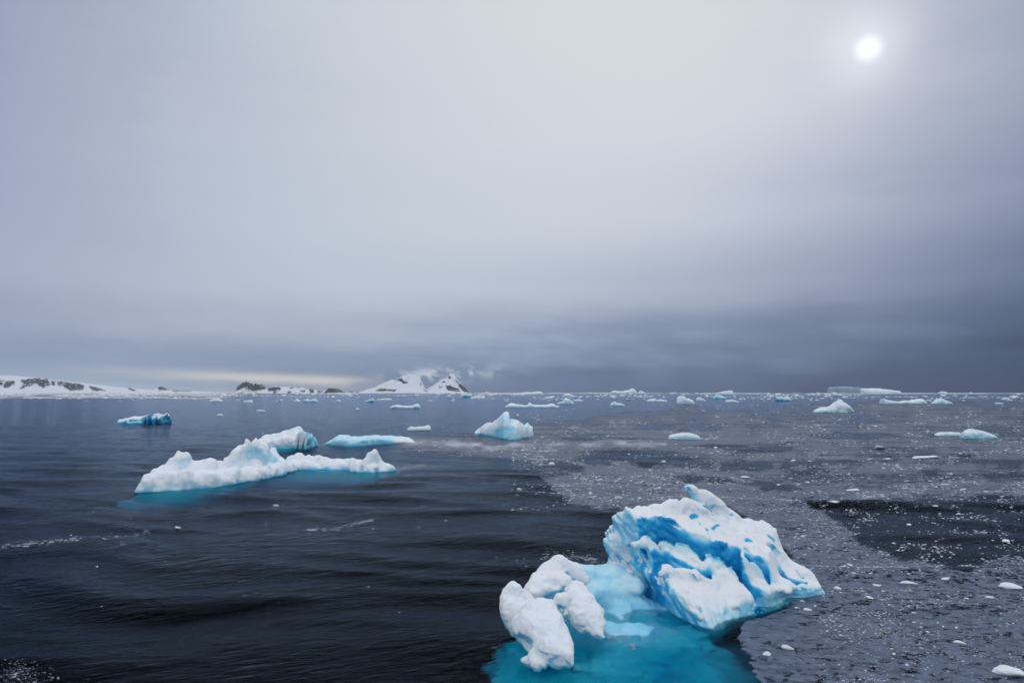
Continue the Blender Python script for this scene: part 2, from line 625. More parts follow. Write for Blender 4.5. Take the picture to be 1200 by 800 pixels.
def ice_cover(x, y):
    """grease-ice cover (0..1), foam (0..1) and pack whiteness (0..1) at sea-level points"""
    u, v = proj(x, y, np.zeros_like(x))
    w = np.maximum(v - 459, 0.3)
    n1 = fbm(u / 45, v / 14, np.zeros_like(u), 4, 40)
    n2 = fbm(u / 14, v / 5, np.ones_like(u), 3, 50)
    sc = np.clip(w / 100, 0.08, 1.0)
    uu, vv = u + n1 * 16 * sc, v + (n1 * 9 + n2 * 3) * sc
    sheet = sstep(-d_poly(uu, vv, SHEET), -3, 5) * (0.70 + 0.20 * n2 + 0.20 * n1)
    field = sstep(-d_poly(uu, vv, FIELD), -10, 16) * (0.26 + 0.50 * n1 + 0.25 * n2)
    d = np.maximum(sheet, field)
    bands = np.zeros_like(u)
    # pale bands
    for pts, wd, a in [
        ([(590, 487), (700, 483), (810, 481)], 2.2, 0.75), ([(420, 493), (500, 489), (560, 486)], 1.6, 0.35),
        ([(300, 500), (420, 495), (560, 487)], 2.0, 0.25),
        ([(620, 499), (690, 503), (790, 507), (860, 505)], 5, 0.85), ([(640, 508), (760, 510), (850, 507)], 4, 0.6),
        ([(480, 520), (540, 522), (600, 529), (650, 528)], 9, 0.75), ([(540, 522), (640, 523), (700, 519), (780, 520)], 6, 0.8),
        ([(600, 532), (650, 541), (700, 552)], 7, 0.6), ([(780, 519), (900, 514), (1040, 516), (1200, 520)], 6, 0.5),
        ([(920, 574), (1050, 580), (1200, 574), (1400, 570)], 10, 0.75), ([(1050, 572), (1200, 566), (1400, 560)], 8, 0.6),
        ([(860, 491), (960, 490), (1100, 494), (1300, 490)], 3, 0.45), ([(760, 495), (900, 498), (1100, 501)], 3.5, 0.4),
        ([(0, 481), (120, 479), (300, 482)], 1.5, 0.22), ([(0, 473), (200, 474), (400, 473)], 1.5, 0.2),
        ([(930, 497), (1040, 507), (1200, 503)], 3, 0.3),
    ]:
        sk_ = sstep(streak(uu, vv, pts, wd * 1.3), 0, 0.9) * a
        d = np.maximum(d, sk_ * sstep(w, 34, 60))
        bands = np.maximum(bands, sk_)
    # holes of open water
    for c in [(760, 536, 72, 13, 4), (700, 540, 30, 9, 10), (665, 547, 30, 6, 12), (830, 562, 55, 5, 6), (905, 571, 45, 4, 4),
              (690, 512, 50, 3, 2), (870, 527, 60, 5, 2), (1000, 511, 70, 4, 0), (850, 597, 34, 5, 20), (916, 644, 15, 4.5, 24)]:
        d = d * (1 - 0.9 * sstep(blob(uu, vv, *c), -0.1, 0.45))
    hole = d_poly(uu + n2 * 10, vv + n2 * 5, [(936, 586), (1000, 589), (1100, 583), (1210, 577), (1500, 572), (1500, 668), (1200, 662), (1130, 664),
                           (1065, 655), (1015, 634), (992, 608)])
    d = d * (1 - sstep(-hole + 14 * n2 + 8 * n1, -22, 20) * (0.84 - 0.25 * n2 - 0.15 * n1))
    # melt-water lead beside the berg and darker streaks in the slush
    d = d * (1 - 0.85 * sstep(-d_poly(uu, vv, [(560, 690), (600, 640), (720, 620), (800, 640), (845, 690), (880, 718), (869, 735),
                                               (879, 765), (893, 830), (540, 830)]), -4, 5))
    # pack of brash along the horizon
    far = (1 - sstep(w, 4.5, 10.0)) * sstep(w, 0.6, 1.4)
    left = 1 - sstep(u, 240, 330)
    far_left = (1 - sstep(w, 7, 10.5)) * left
    n3 = fbm(u / 26, v / 1.3, np.full_like(u, 4.0), 3, 60)
    mid = 1 - sstep(w, 2.0, 4.5)
    pack = np.clip(np.maximum(far * (0.30 + 0.55 * n3), mid * (0.75 + 0.5 * n3)), 0, 1)
    pack = np.maximum(pack, far_left * np.clip(0.8 + 0.5 * n3, 0, 1))
    pack = np.maximum(pack, left * (1 - sstep(w, 2, 5)) * 0.9)
    pack = np.maximum(pack, bands * 0.62 * sstep(250 - w, 0, 190) * (0.8 + 0.5 * n2))
    # foam
    fo = np.zeros_like(u)
    for pts, wd, a in [
        ([(-40, 645), (40, 638), (95, 631)], 7, 0.75), ([(118, 632), (150, 627), (182, 620)], 6, 0.62), ([(130, 641), (160, 634), (178, 626)], 5, 0.55),
        ([(230, 615), (300, 614), (345, 616)], 3, 0.3),
        ([(362, 621), (400, 618), (440, 606)], 5, 0.75), ([(430, 607), (470, 598), (520, 588)], 4, 0.3),
        ([(440, 547), (470, 548), (497, 545)], 6, 0.75), ([(470, 553), (490, 549), (500, 543)], 4, 0.5),
        ([(640, 648), (680, 652), (714, 668)], 12, 0.72), ([(600, 660), (640, 655), (660, 662)], 8, 0.55),
        ([(730, 700), (755, 698), (776, 703)], 5, 0.8), ([(715, 745), (730, 740), (742, 756)], 11, 0.72), ([(722, 734), (732, 742)], 6, 0.5),
        ([(576, 762), (590, 765)], 6, 0.55), ([(600, 771), (606, 768)], 4, 0.5), ([(815, 745), (840, 760)], 5, 0.25),
        ([(712, 717), (722, 712)], 4, 0.6), ([(330, 562), (372, 558), (400, 561)], 3, 0.18),
    ]:
        fo = np.maximum(fo, sstep(streak(u + n2 * 4, v + n2 * 2.5, pts, wd * 1.2), 0, 1) * a)
    fo = np.maximum(fo, sstep(blob(u + n1 * 8, v + n2 * 6, 22, 792, 44, 24), 0, 0.9) * 0.56)
    fo = np.maximum(fo, sstep(blob(u, v, 90, 800, 120, 20), 0, 0.8) * 0.28)
    d = np.where(y < 5, 0, d)
    return np.clip(d, 0, 1), np.clip(fo, 0, 1), np.clip(pack, 0, 1)


WATER_IOR = 1.068
WAVES = []
_r = np.random.default_rng(5)
for lam, amp in [(11.0, .10), (8.3, .095), (6.4, .08), (5.1, .052), (3.9, .032), (3.0, .020), (2.3, .011), (1.7, .007), (14.0, .07)]:
    th = math.radians(_r.uniform(-26, 14) + 90)
    WAVES.append((2 * math.pi / lam * math.cos(th), 2 * math.pi / lam * math.sin(th), amp, _r.uniform(0, 6.28)))


def swell(x, y):
    wx = x + 3.0 * vnoise(x / 14, y / 14, 0 * x, 70)
    wy = y + 2.2 * vnoise(x / 9, y / 11, 0 * x + 5, 71)
    g = 0.75 + 0.6 * vnoise(x / 19, y / 12, 0 * x + 9, 72)
    z = sum(a * np.sin(kx * wx + ky * wy + p) for kx, ky, a, p in WAVES)
    d = np.hypot(x, y)
    return z * g * (1 - sstep(d, 90, 420)) * 0.85


azs = np.concatenate([np.linspace(-math.pi, -0.84, 60, endpoint=False), np.linspace(-0.84, 0.84, 760, endpoint=False),
                      np.linspace(0.84, math.pi, 60)])
dep = np.concatenate([[2.0, 8.0, 14.0], CAM_H / np.tan(np.arctan(np.linspace(470, 1.0, 560) / 800)), [8050.0]])
A, R = np.meshgrid(azs, dep, indexing='ij')
GX, GY = R * np.sin(A), R * np.cos(A)
cover, foam, pack = ice_cover(GX, GY)
GZ = swell(GX, GY) * (1 - 0.55 * cover)
na, nr = A.shape
ii = np.arange(na * nr).reshape(na, nr)
quads = np.stack([ii[:-1, :-1], ii[1:, :-1], ii[1:, 1:], ii[:-1, 1:]], -1).reshape(-1, 4)
gverts = np.stack([GX, GY, GZ], -1).reshape(-1, 3)


def water_material():
    m, t, out = new_mat('sea_water')
    pos, nor = position()
    px, py, pz = xyz(pos)
    rot = combine(px * 0.93 + py * 0.36, py * 0.93 - px * 0.36, 0.0)
    x2, y2, _ = xyz(rot)
    v1 = combine(x2 * 0.5, y2 * 1.0, 0.0)
    v2 = combine(px * 0.8, py, 3.0)
    h = noise(v1, 1.5, 3.0, 0.5, dist=0.3) * 0.045 + noise(v2, 0.45, 2.0, 0.5) * 0.075 + noise(v1, 5.0, 3.0, 0.6) * 0.032
    rot3 = combine((px * 0.88 + py * 0.47) * 0.38, py * 0.88 - px * 0.47, 7.0)
    h = h + noise(rot3, 2.6, 3.0, 0.55) * 0.040
    nb = bump(h, 1.0, 1.0)
    gl = t.nodes.new('ShaderNodeBsdfGlossy')
    gl.inputs['Roughness'].default_value = 0.09
    gl.inputs['Color'].default_value = (0.48, 0.61, 0.80, 1)
    t.links.new(nb.s, gl.inputs['Normal'])
    tr = t.nodes.new('ShaderNodeBsdfRefraction')
    tr.inputs['IOR'].default_value = 1.33
    tr.inputs['Roughness'].default_value = 0.0
    t.links.new(nb.s, tr.inputs['Normal'])
    fr = t.nodes.new('ShaderNodeFresnel')
    fr.inputs['IOR'].default_value = WATER_IOR
    t.links.new(nb.s, fr.inputs['Normal'])
    mx = t.nodes.new('ShaderNodeMixShader')
    t.links.new(fr.outputs[0], mx.inputs[0])
    t.links.new(tr.outputs[0], mx.inputs[1])
    t.links.new(gl.outputs[0], mx.inputs[2])
    t.links.new(mx.outputs[0], out.inputs['Surface'])
    va = t.nodes.new('ShaderNodeVolumeAbsorption')
    va.inputs['Color'].default_value = (0.0, 0.872, 0.906, 1)
    va.inputs['Density'].default_value = 2.0
    t.links.new(va.outputs[0], out.inputs['Volume'])
    return m



water = link('water', make_mesh('water', gverts, quads), water_material())
tag(water, kind='structure')


def seabed_material():
    m, t, out = new_mat('deep_water')
    p = principled(Base_Color=(0.03, 0.06, 0.08), Roughness=0.9)
    t.links.new(p.outputs[0], out.inputs[0])
    return m


s = 8060.0
seabed = link('seabed', make_mesh('seabed', [(-s, -s, -22), (s, -s, -22), (s, s, -22), (-s, s, -22)], [(0, 1, 2, 3)]), seabed_material())
tag(seabed, kind='structure')


def slush_material():
    m, t, out = new_mat('grease_ice')
    c, f, pk = attr('cover'), attr('foam'), attr('pack')
    pos, nor = position()
    px, py, pz = xyz(pos)
    dist = N.op('SQRT', px * px + py * py)
    v1 = combine(px * 0.55, py * 1.0, 0.0)
    n1 = noise(v1, 2.6, 6.0, 0.66)
    n2 = noise(combine(px * 0.25, py, 4.0), 0.42, 5.0, 0.6)
    n3 = noise(v1, 9.0, 4.0, 0.7)
    n4 = noise(combine(px * 0.12, py, 2.0), 0.09, 6.0, 0.68)
    near = 1.0 - ss(dist, 40.0, 130.0)

    def cells(vec, scale):
        o_ = []
        for ft in ('F1', 'DISTANCE_TO_EDGE'):
            vn = t.nodes.new('ShaderNodeTexVoronoi')
            vn.feature = ft
            vn.inputs['Scale'].default_value = scale
            t.links.new(vec.s, vn.inputs['Vector'])
            o_.append(vn)
        return xyz(N(o_[0].outputs['Color']))[0], N(o_[1].outputs['Distance'])
    wv_ = combine(px * 0.75 + n1 * 0.5, py * 1.0 + n2 * 0.6, 0.0)
    ra, ea = cells(wv_, 1.5)
    rb, eb = cells(wv_, 4.2)
    gap = (1.0 - ss(ea, 0.0, 0.16)) * 0.5 + (1.0 - ss(eb, 0.0, 0.22)) * 0.5
    frag = (ra - 0.5) * 0.45 + (rb - 0.5) * 0.55
    nm = n1 * (0.45 * near + 0.15) + n2 * 0.30 + n3 * (0.15 * near) + n4 * ((1.0 - near) * 0.55) + (near * -0.10 + 0.10)
    cov = ss(c + (nm - 0.5) * 4.4 + (frag * 0.9 - gap * 0.5) * (near * 0.7 + 0.3) + near * 0.30 - 0.10, 0.18, 0.62) * ss(c, 0.02, 0.12)
    fn = noise(combine(px, py * 1.2, 8.0), 2.4, 7.0, 0.75, dist=1.2)
    fcov = ss(f + (fn - 0.5) * 3.4, 0.66, 0.98) * ss(f, 0.02, 0.1)
    npk = noise(combine(px * 0.03, py * 0.012, 1.0), 1.0, 5.0, 0.65)
    pcov = ss(pk + (npk - 0.5) * 1.2, 0.40, 0.85) * ss(pk, 0.02, 0.1)
    body = mixcol(ss(n3 * 0.3 + n1 * 0.35 + rb * 0.35, 0.26, 0.74), (0.036, 0.058, 0.106), (0.100, 0.142, 0.225))
    n5 = noise(combine(px * 0.7, py, 6.0), 5.0, 3.0, 0.6)
    body = mixcol(ss(n5, 0.60, 0.70) * near * 0.8, body, (0.26, 0.31, 0.39))
    colr = mixcol(pcov, body, (0.50, 0.53, 0.57))
    colr = mixcol(fcov, colr, (0.40, 0.45, 0.51))
    alpha = N.op('MAXIMUM', N.op('MAXIMUM', cov * 0.92, pcov * 0.92), fcov * 0.8)
    h = n1 * 0.05 + n3 * 0.03
    p = principled(Base_Color=colr, Roughness=0.55, Specular_IOR_Level=0.35, Alpha=alpha, Normal=bump(h, 0.7, 1.0))
    t.links.new(p.outputs[0], out.inputs[0])
    return m


tot = np.maximum(np.maximum(cover, foam), pack).reshape(-1)
keep = (tot[quads] > 0.03).any(1)
sq = quads[keep]
used = np.unique(sq)
remap = np.full(len(gverts), -1)
remap[used] = np.arange(len(used))
sv = gverts[used].copy()
sv[:, 2] += 0.006 + np.hypot(sv[:, 0], sv[:, 1]) * 2e-5
slush = link('slush', make_mesh('slush', sv, remap[sq], True, dict(cover=cover.reshape(-1)[used], foam=foam.reshape(-1)[used],
             pack=pack.reshape(-1)[used])), slush_material())
tag(slush, label='grey sheet of grease ice and fine slush on the dark sea', cat='slush', kind='stuff')

# ------------------------------------------------------------------ icebergs: sculpted distance fields
class Ice:
    """a block of sampled space in which ice is added and carved, then skinned"""
    def __init__(self, lo, hi, h):
        self.org = np.array(lo, float)
        self.h = h
        n = [int(math.ceil((b - a) / h)) + 1 for a, b in zip(lo, hi)]
        self.n = n
        self.ax = [(lo[i] + np.arange(n[i]) * h).astype(np.float32) for i in range(3)]
        self.f = np.full(n, 1e3, np.float32)

    def _box(self, lo, hi):
        sl = []
        for i in range(3):
            a = int(np.clip(math.floor((lo[i] - self.org[i]) / self.h), 0, self.n[i] - 1))
            b = int(np.clip(math.ceil((hi[i] - self.org[i]) / self.h) + 1, a + 1, self.n[i]))
            sl.append(slice(a, b))
        X = self.ax[0][sl[0]][:, None, None]
        Y = self.ax[1][sl[1]][None, :, None]
        Z = self.ax[2][sl[2]][None, None, :]
        return tuple(sl), X, Y, Z

    def grid(self):
        return (self.ax[0][:, None, None], self.ax[1][None, :, None], self.ax[2][None, None, :])

    def _apply(self, fn, lo, hi, k, sub):
        m = k * 1.5 + 2 * self.h + 0.6
        sl, X, Y, Z = self._box(np.array(lo) - m, np.array(hi) + m)
        d = fn(X, Y, Z).astype(np.float32)
        if sub:
            self.f[sl] = smax(self.f[sl], -d, k)
        else:
            self.f[sl] = smin(self.f[sl], d, k)

    def cap(self, a, b, ra, rb=None, k=0.25, sub=False, zs=1.0):
        rb = ra if rb is None else rb
        a, b = np.array(a, float), np.array(b, float)
        r = max(ra, rb)
        self._apply(lambda X, Y, Z: d_cap(X, Y, Z, a, b, ra, rb, zs), np.minimum(a, b) - r, np.maximum(a, b) + r, k, sub)

    def chain(self, pts, rad, k=0.25, sub=False, zs=1.0):
        for i in range(len(pts) - 1):
            self.cap(pts[i], pts[i + 1], rad[i], rad[i + 1], k, sub, zs)

    def ell(self, c, r, yaw=0.0, tx=0.0, ty=0.0, k=0.3, sub=False):
        m = max(r)
        e = np.array([m, m, r[2] + abs(tx) * m + abs(ty) * m])
        c = np.array(c, float)
        self._apply(lambda X, Y, Z: d_ell(X, Y, Z, c, r, yaw, tx, ty), c - e, c + e, k, sub)

    def hit(self, u, v, lift=0.0):
        """first point of the ice on the line of sight through (u, v), moved out by lift"""
        d = np.array(ray(u, v))
        d /= np.linalg.norm(d)
        t = np.arange(15.0, 130.0, 0.04)
        P = np.array((0, 0, CAM_H))[None, :] + d[None, :] * t[:, None]
        hi = self.org + (np.array(self.n) - 1) * self.h
        P = P[((P > self.org) & (P < hi)).all(1)]
        f = self.value(P)
        i = np.nonzero(f < 0)[0]
        j = i[0] if len(i) else int(np.argmin(f))
        return P[j] - d * lift

    def rough(self, layers, width):
        """layers: (amplitude, (fx, fy, fz), octaves, seed, ridged[, skew])"""
        band = np.abs(self.f) < width
        i = np.nonzero(band)
        x, y, z = (self.ax[a][i[a]] for a in range(3))
        v = self.f[i]
        for L in layers:
            amp, fr, oc_, seed, rd = L[:5]
            sk = L[5] if len(L) > 5 else (0, 0)
            zz = z + sk[0] * x + sk[1] * y
            if rd == 'lumps':
                wx = 0.25 * vnoise(x * fr[0] * 2, y * fr[1] * 2, zz * fr[2] * 2, seed + 9)
                v = v + amp * worley(x * fr[0] + wx, y * fr[1] - wx, zz * fr[2] + wx, seed)
            else:
                v = v + amp * fbm(x * fr[0], y * fr[1], zz * fr[2], oc_, seed, 0.5, rd)
        self.f[i] = v

    def skin(self):
        # close the block so that the skin is watertight
        for a in range(3):
            s0 = [slice(None)] * 3
            for e in (0, -1):
                s0[a] = e
                self.f[tuple(s0)] = np.maximum(self.f[tuple(s0)], self.h)
        v, q = surface_nets(self.f, self.org, self.h)
        return v, q

    def value(self, v):
        """trilinear lookup of the field"""
        g = (v - self.org) / self.h
        i = np.clip(np.floor(g).astype(int), 0, np.array(self.n) - 2)
        t = g - i
        r = 0
        for a in (0, 1):
            for b in (0, 1):
                for c in (0, 1):
                    w = (t[:, 0] if a else 1 - t[:, 0]) * (t[:, 1] if b else 1 - t[:, 1]) * (t[:, 2] if c else 1 - t[:, 2])
                    r = r + w * self.f[i[:, 0] + a, i[:, 1] + b, i[:, 2] + c]
        return r


def keep_big(v, q, least=60):
    """drop crumbs that the noise left floating"""
    n = len(v)
    lab = np.arange(n)
    e = np.concatenate([q[:, [0, 1]], q[:, [1, 2]], q[:, [2, 3]]])
    while True:
        m = np.minimum(lab[e[:, 0]], lab[e[:, 1]])
        new = lab.copy()
        np.minimum.at(new, e[:, 0], m)
        np.minimum.at(new, e[:, 1], m)
        new = new[new]
        if (new == lab).all():
            break
        lab = new
    u, c = np.unique(lab, return_counts=True)
    ok = np.isin(lab, u[c >= least])
    rm = np.cumsum(ok) - 1
    return v[ok], rm[q[ok[q[:, 0]]]]


def empty(name, loc, **kw):
    o = bpy.data.objects.new(name, None)
    o.empty_display_size = 0.5
    COL.objects.link(o)
    o.location = tuple(float(c) for c in loc)
    tag(o, **kw)
    return o


# ---- the big turquoise berg in the foreground
PLA, PLB, PLC = -10.2, -0.337, 0.4537          # its tilted top: z = PLA + PLB x + PLC y


def on_top(u, v, up=0.0):
    d = ray(u, v)
    # CAM_H + d2 s = PLA + up + PLB d0 s + PLC d1 s
    s_ = (PLA + up - CAM_H) / (d[2] - PLB * d[0] - PLC * d[1])
    return np.array((d[0] * s_, d[1] * s_, CAM_H + d[2] * s_))


STEP = 0.85          # the upper snow field stands this much above the tilted plane


def build_peak():
    I = Ice((3.6, 27.6, -2.2), (17.4, 41.0, 6.0), 0.062)
    X, Y, Z = I.grid()
    X2, Y2 = X[:, :, 0], Y[:, :, 0]
    xy = lambda p: (p[0], p[1])
    low = lambda pts, up=0.0: [on_top(u, v, up) for u, v in pts]
    foot = [(5.5, 35.2), (6.7, 33.6), (7.3, 31.6), (7.9, 30.0), (8.6, 29.5), (9.6, 30.6), (10.8, 31.8), (12.6, 33.0), (14.4, 34.0), (15.5, 34.7),
            (15.6, 35.4), (14.4, 36.8), (12.5, 38.0), (9.5, 38.6), (6.6, 38.0), (5.2, 37.0)]
    P2 = d_poly(X2, Y2, foot).astype(np.float32)[:, :, None]
    g1_back = low([(740, 609), (748, 610), (763, 612), (781, 615), (800, 622), (808, 626), (829, 633), (850, 642), (868, 656)], STEP)
    g1_crest = low([(742, 628), (751, 628), (760, 629.5), (778, 629), (796, 638), (808, 646), (824, 654.5), (851, 655), (867, 658.5)])
    g2_back = low([(752, 646), (757, 645), (775, 641), (793, 651), (808, 659), (820, 667), (833, 672)])
    g2_crest = low([(752, 668), (764, 667), (772, 664), (779, 661), (797, 664), (814, 670), (833, 674)], -0.25)
    g3_back = low([(874, 659), (890, 665), (901, 675)], 0.3)
    g3_crest = low([(875, 663), (881, 668), (900, 679)])
    g5_back = low([(914, 664), (928, 671), (948, 677)], 0.2)
    g5_crest = low([(916, 669), (922, 678), (937, 685), (950, 687)], -0.2)
    g4_back = low([(860, 666), (875, 676), (895, 690)], 0.05)
    g4_crest = low([(861, 669), (868, 677), (877, 688), (887, 701)], -0.15)
    upper = [xy(p) for p in g1_back] + [xy(on_top(880, 664, 0.3)), xy(on_top(905, 676, 0.2)), (14.5, 37.5), (12, 40), (4, 40), (4, 36)]
    raise_ = (STEP * sstep(-d_poly(X2, Y2, upper), -0.25, 0.25)).astype(np.float32)[:, :, None]
    front = [xy(p) for p in g2_crest] + [xy(on_top(850, 676)), xy(on_top(888, 704)), (11, 29), (7, 28), (6.5, 31)]
    lower_ = (0.25 * sstep(-d_poly(X2, Y2, front), -0.3, 0.3)).astype(np.float32)[:, :, None]
    h2 = fbm(X2 * 0.8, Y2 * 0.8, 0 * X2 + 3, 3, 77).astype(np.float32)[:, :, None] * 0.16
    plane = PLA + PLB * X + PLC * Y
    top = (Z - (plane + raise_ - lower_ + h2)) / math.sqrt(1 + PLB ** 2 + PLC ** 2)
    past = (X - 5.5) * -0.334 + (Y - 34.8) * 0.943
    along = (X - 5.5) * 0.943 + (Y - 34.8) * 0.334
    back = (Z - (4.15 - 0.12 * along - 0.75 * past)) * 0.78
    wallout = P2 - 0.12 * (Z.clip(-2, 4))
    f = smax(smax(top, back, 0.35), wallout, 0.32)
    f = smax(f, -(Z + 2.0), 0.4)
    I.f = f.astype(np.float32)
    # crest: tall back spike falling to the right, and the knob in front of it
    spike = [W(807, 572, 36.6), W(822, 582, 36.8), W(842, 596, 37.0), W(857, 608, 37.1), W(872, 622, 37.0)]
    I.chain(spike, [0.24, 0.42, 0.52, 0.46, 0.35], k=0.25)
    I.chain([W(805, 587, 36.2), W(820, 598, 36.2), W(845, 612, 36.3)], [0.24, 0.40, 0.4], k=0.2)
    # upper snow rim, from the top left corner to the crest
    rim = [W(729, 607, 34.9), W(746, 603, 35.1), W(765, 600, 35.4), W(788, 595, 35.8), W(806, 594, 36.1)]
    I.chain(rim, [0.26, 0.34, 0.36, 0.34, 0.3], k=0.35)
    # right-hand shoulder running down to the tip
    I.chain([W(868, 616, 37.0), W(888, 628, 36.8), W(910, 650, 36.3), W(936, 674, 35.6), W(951, 687, 35.1)],
            [0.30, 0.40, 0.40, 0.33, 0.2], k=0.4)
    # snow tongue that hangs over the first band, rounded crests in front of the bands
    I.chain([on_top(770, 608, STEP), on_top(788, 616, STEP - 0.1), on_top(805, 630, STEP - 0.45)], [0.3, 0.3, 0.12], k=0.3)
    cr = [p + np.array((0, -0.24, -0.36)) for p in g1_crest]
    I.chain(cr, [0.14, 0.18, 0.22, 0.22, 0.22, 0.22, 0.22, 0.22, 0.16], k=0.22)
    cr = [p + np.array((0, -0.30, -0.26)) for p in g2_crest[2:]]
    I.chain(cr, [0.22, 0.3, 0.3, 0.3, 0.2], k=0.3)
    I.chain([W(784, 680, 30.6), W(794, 694, 30.1), W(806, 708, 29.7), W(820, 724, 29.3)], [0.22, 0.26, 0.28, 0.18], k=0.3)
    # carved bands of clear ice between the ridges
    trenches = []

    def trench(back_, crest, depth, k=0.14):
        poly = [xy(p) for p in back_] + [xy(p) for p in crest[::-1]]
        d2 = d_poly(X2, Y2, poly).astype(np.float32)[:, :, None]
        # wall leans forward a little towards the top of the step behind
        cut = np.maximum(d2, (plane - depth) - Z)
        I.f = smax(I.f, -cut, k).astype(np.float32)
        trenches.append(poly)
    trench(g1_back, g1_crest, 1.0)
    trench(g2_back, g2_crest, 1.25)
    trench(g3_back, g3_crest, 0.8)
    trench(g4_back, g4_crest, 0.8)
    trench(g5_back, g5_crest, 0.9)
    grooves = []

    def groove(pts, rad, up, k=0.1, deep=0.2):
        P = [on_top(u, v, up) + np.array((0, 0.5, -0.5)) * deep * r_ for (u, v), r_ in zip(pts, rad)]
        I.chain(P, rad, k=k, sub=True)
        grooves.append((P, rad))

    def groove_at(pts, rad, k=0.08):
        P = [I.hit(u, v) for u, v in pts]
        I.chain(P, rad, k=k, sub=True)
        grooves.append((P, rad))
    groove([(779, 605), (790, 613), (800, 622), (806, 630)], [0.05, 0.10, 0.12, 0.10], STEP)
    groove_at([(826, 593), (838, 596), (850, 599), (858, 603)], [0.09, 0.14, 0.14, 0.1])
    groove_at([(838, 601.5), (846, 603.5)], [0.13, 0.09])
    groove_at([(812, 606), (815, 605)], [0.15, 0.12])
    groove_at([(906, 640), (912, 648)], [0.2, 0.18])
    groove_at([(836, 620), (842, 616)], [0.07, 0.10])
    groove_at([(820, 614), (829, 622)], [0.05, 0.06])
    groove_at([(877, 633), (880, 634)], [0.11, 0.08])
    groove_at([(806, 573), (809, 580)], [0.07, 0.10])
    groove_at([(919, 656), (924, 662)], [0.07, 0.05])
    groove_at([(902, 628), (908, 634)], [0.05, 0.05])
    groove_at([(940, 660), (946, 667)], [0.06, 0.05])
    # hollows in the left wall and under the front lobe
    groove_at([(741, 641), (736, 650), (746, 655)], [0.22, 0.34, 0.22], k=0.45)
    I.chain([I.hit(793, 684), I.hit(801, 691)], [0.12, 0.14], k=0.1, sub=True)
    I.chain([I.hit(806, 694), I.hit(814, 704), I.hit(819, 713)], [0.12, 0.2, 0.16], k=0.12, sub=True)
    I.chain([W(848, 727, 29.7), W(872, 717, 30.8), W(900, 709, 32.2), W(930, 702, 33.8)], [0.35, 0.42, 0.40, 0.25], k=0.4, sub=True)
    # ribs of the left wall
    I.chain([W(720, 630, 35.0), W(716, 637, 35.2), W(717, 650, 35.5)], [0.16, 0.26, 0.30], k=0.35)
    I.chain([I.hit(741, 657), I.hit(752, 662), I.hit(764, 674), I.hit(776, 692)], [0.16, 0.2, 0.2, 0.2], k=0.3)
    I.chain([W(716, 664, 35.6), W(722, 669, 34.8), W(735, 673, 34.0)], [0.36, 0.4, 0.36], k=0.4)
    I.rough([(0.10, (0.7, 0.7, 0.8), 2, 3, False), (0.085, (1.9, 0.9, 2.6), 3, 8, True, (0.337, -0.45)),
             (0.14, (1.3, 0.7, 1.9), 2, 23, 'lumps', (0.337, -0.45)), (0.03, (3.4, 1.7, 5.0), 2, 19, True, (0.337, -0.45)), (0.012, (6.5, 5.0, 7.0), 2, 14, False)], 0.5)
    v, q = I.skin()
    v, q = keep_big(v, q, 400)
    n = vnormals(v, q)
    x, y, z = v.T
    # snow lies on what faces up; bare blue ice in the carved bands and on the undercut walls
    g = np.zeros(len(v))
    for pts, rad in grooves:
        for i in range(len(pts) - 1):
            d = d_cap(x, y, z, pts[i], pts[i + 1], rad[i], rad[i + 1], 1.0)
            g = np.maximum(g, 0.85 * (1 - sstep(d, 0.02, 0.14)))
    nz = n[:, 2] + 0.16 * fbm(x * 1.3, y * 1.3, z * 1.3, 3, 21)
    halo = np.zeros(len(v))
    for poly in trenches:
        d = d_poly(x, y, poly)
        g = np.maximum(g, 1 - sstep(d, 0.0, 0.22))
        halo = np.maximum(halo, 1 - sstep(d, 0.05, 0.75))
    bare = 1 - sstep(nz, -0.05, 0.40)
    wallx = 1 - sstep(n[:, 0] + 0.1 * vnoise(x, y, z, 5), -0.85, -0.1)
    blue = (0.92 + 0.25 * fbm(x * 0.8, y * 0.8, z * 1.6, 2, 61)) * g * (1 - 0.9 * sstep(nz, 0.6, 0.85))
    wall = bare * 0.18 + wallx * (0.36 + 0.12 * (1 - sstep(z, 0.6, 3.0))) * (1 - sstep(nz, 0.6, 0.95))
    blue = np.maximum(np.maximum(blue, wall), 0.30 * halo * (1 - sstep(nz, 0.62, 0.92)))
    wet = 1 - sstep(z + 0.3 * vnoise(x * 1.2, y * 1.2, z, 9), 0.1, 1.0)
    blue = np.maximum(blue, wet * (0.50 - 0.2 * sstep(nz, 0.4, 0.9)))
    flat = sstep(fbm(x * 0.9, y * 0.9, z * 2.0, 3, 33), 0.15, 0.55) * 0.10
    blue = np.clip(np.maximum(blue, flat * sstep(z, 0, 1)), 0, 1)
    return v, q, blue


def local(v, org):
    return v - np.asarray(org)[None, :]


BIG = empty('iceberg', (8.0, 33.0, 0.0), label='large turquoise iceberg with tilted snow-striped peak and submerged shelf in the foreground', cat='iceberg')
BO = np.array((8.0, 33.0, 0.0))
v, q, b = build_peak()
link('ice_peak', make_mesh('ice_peak', local(v, BO), q, True, dict(blue=b)), M_ICE, parent=BIG)


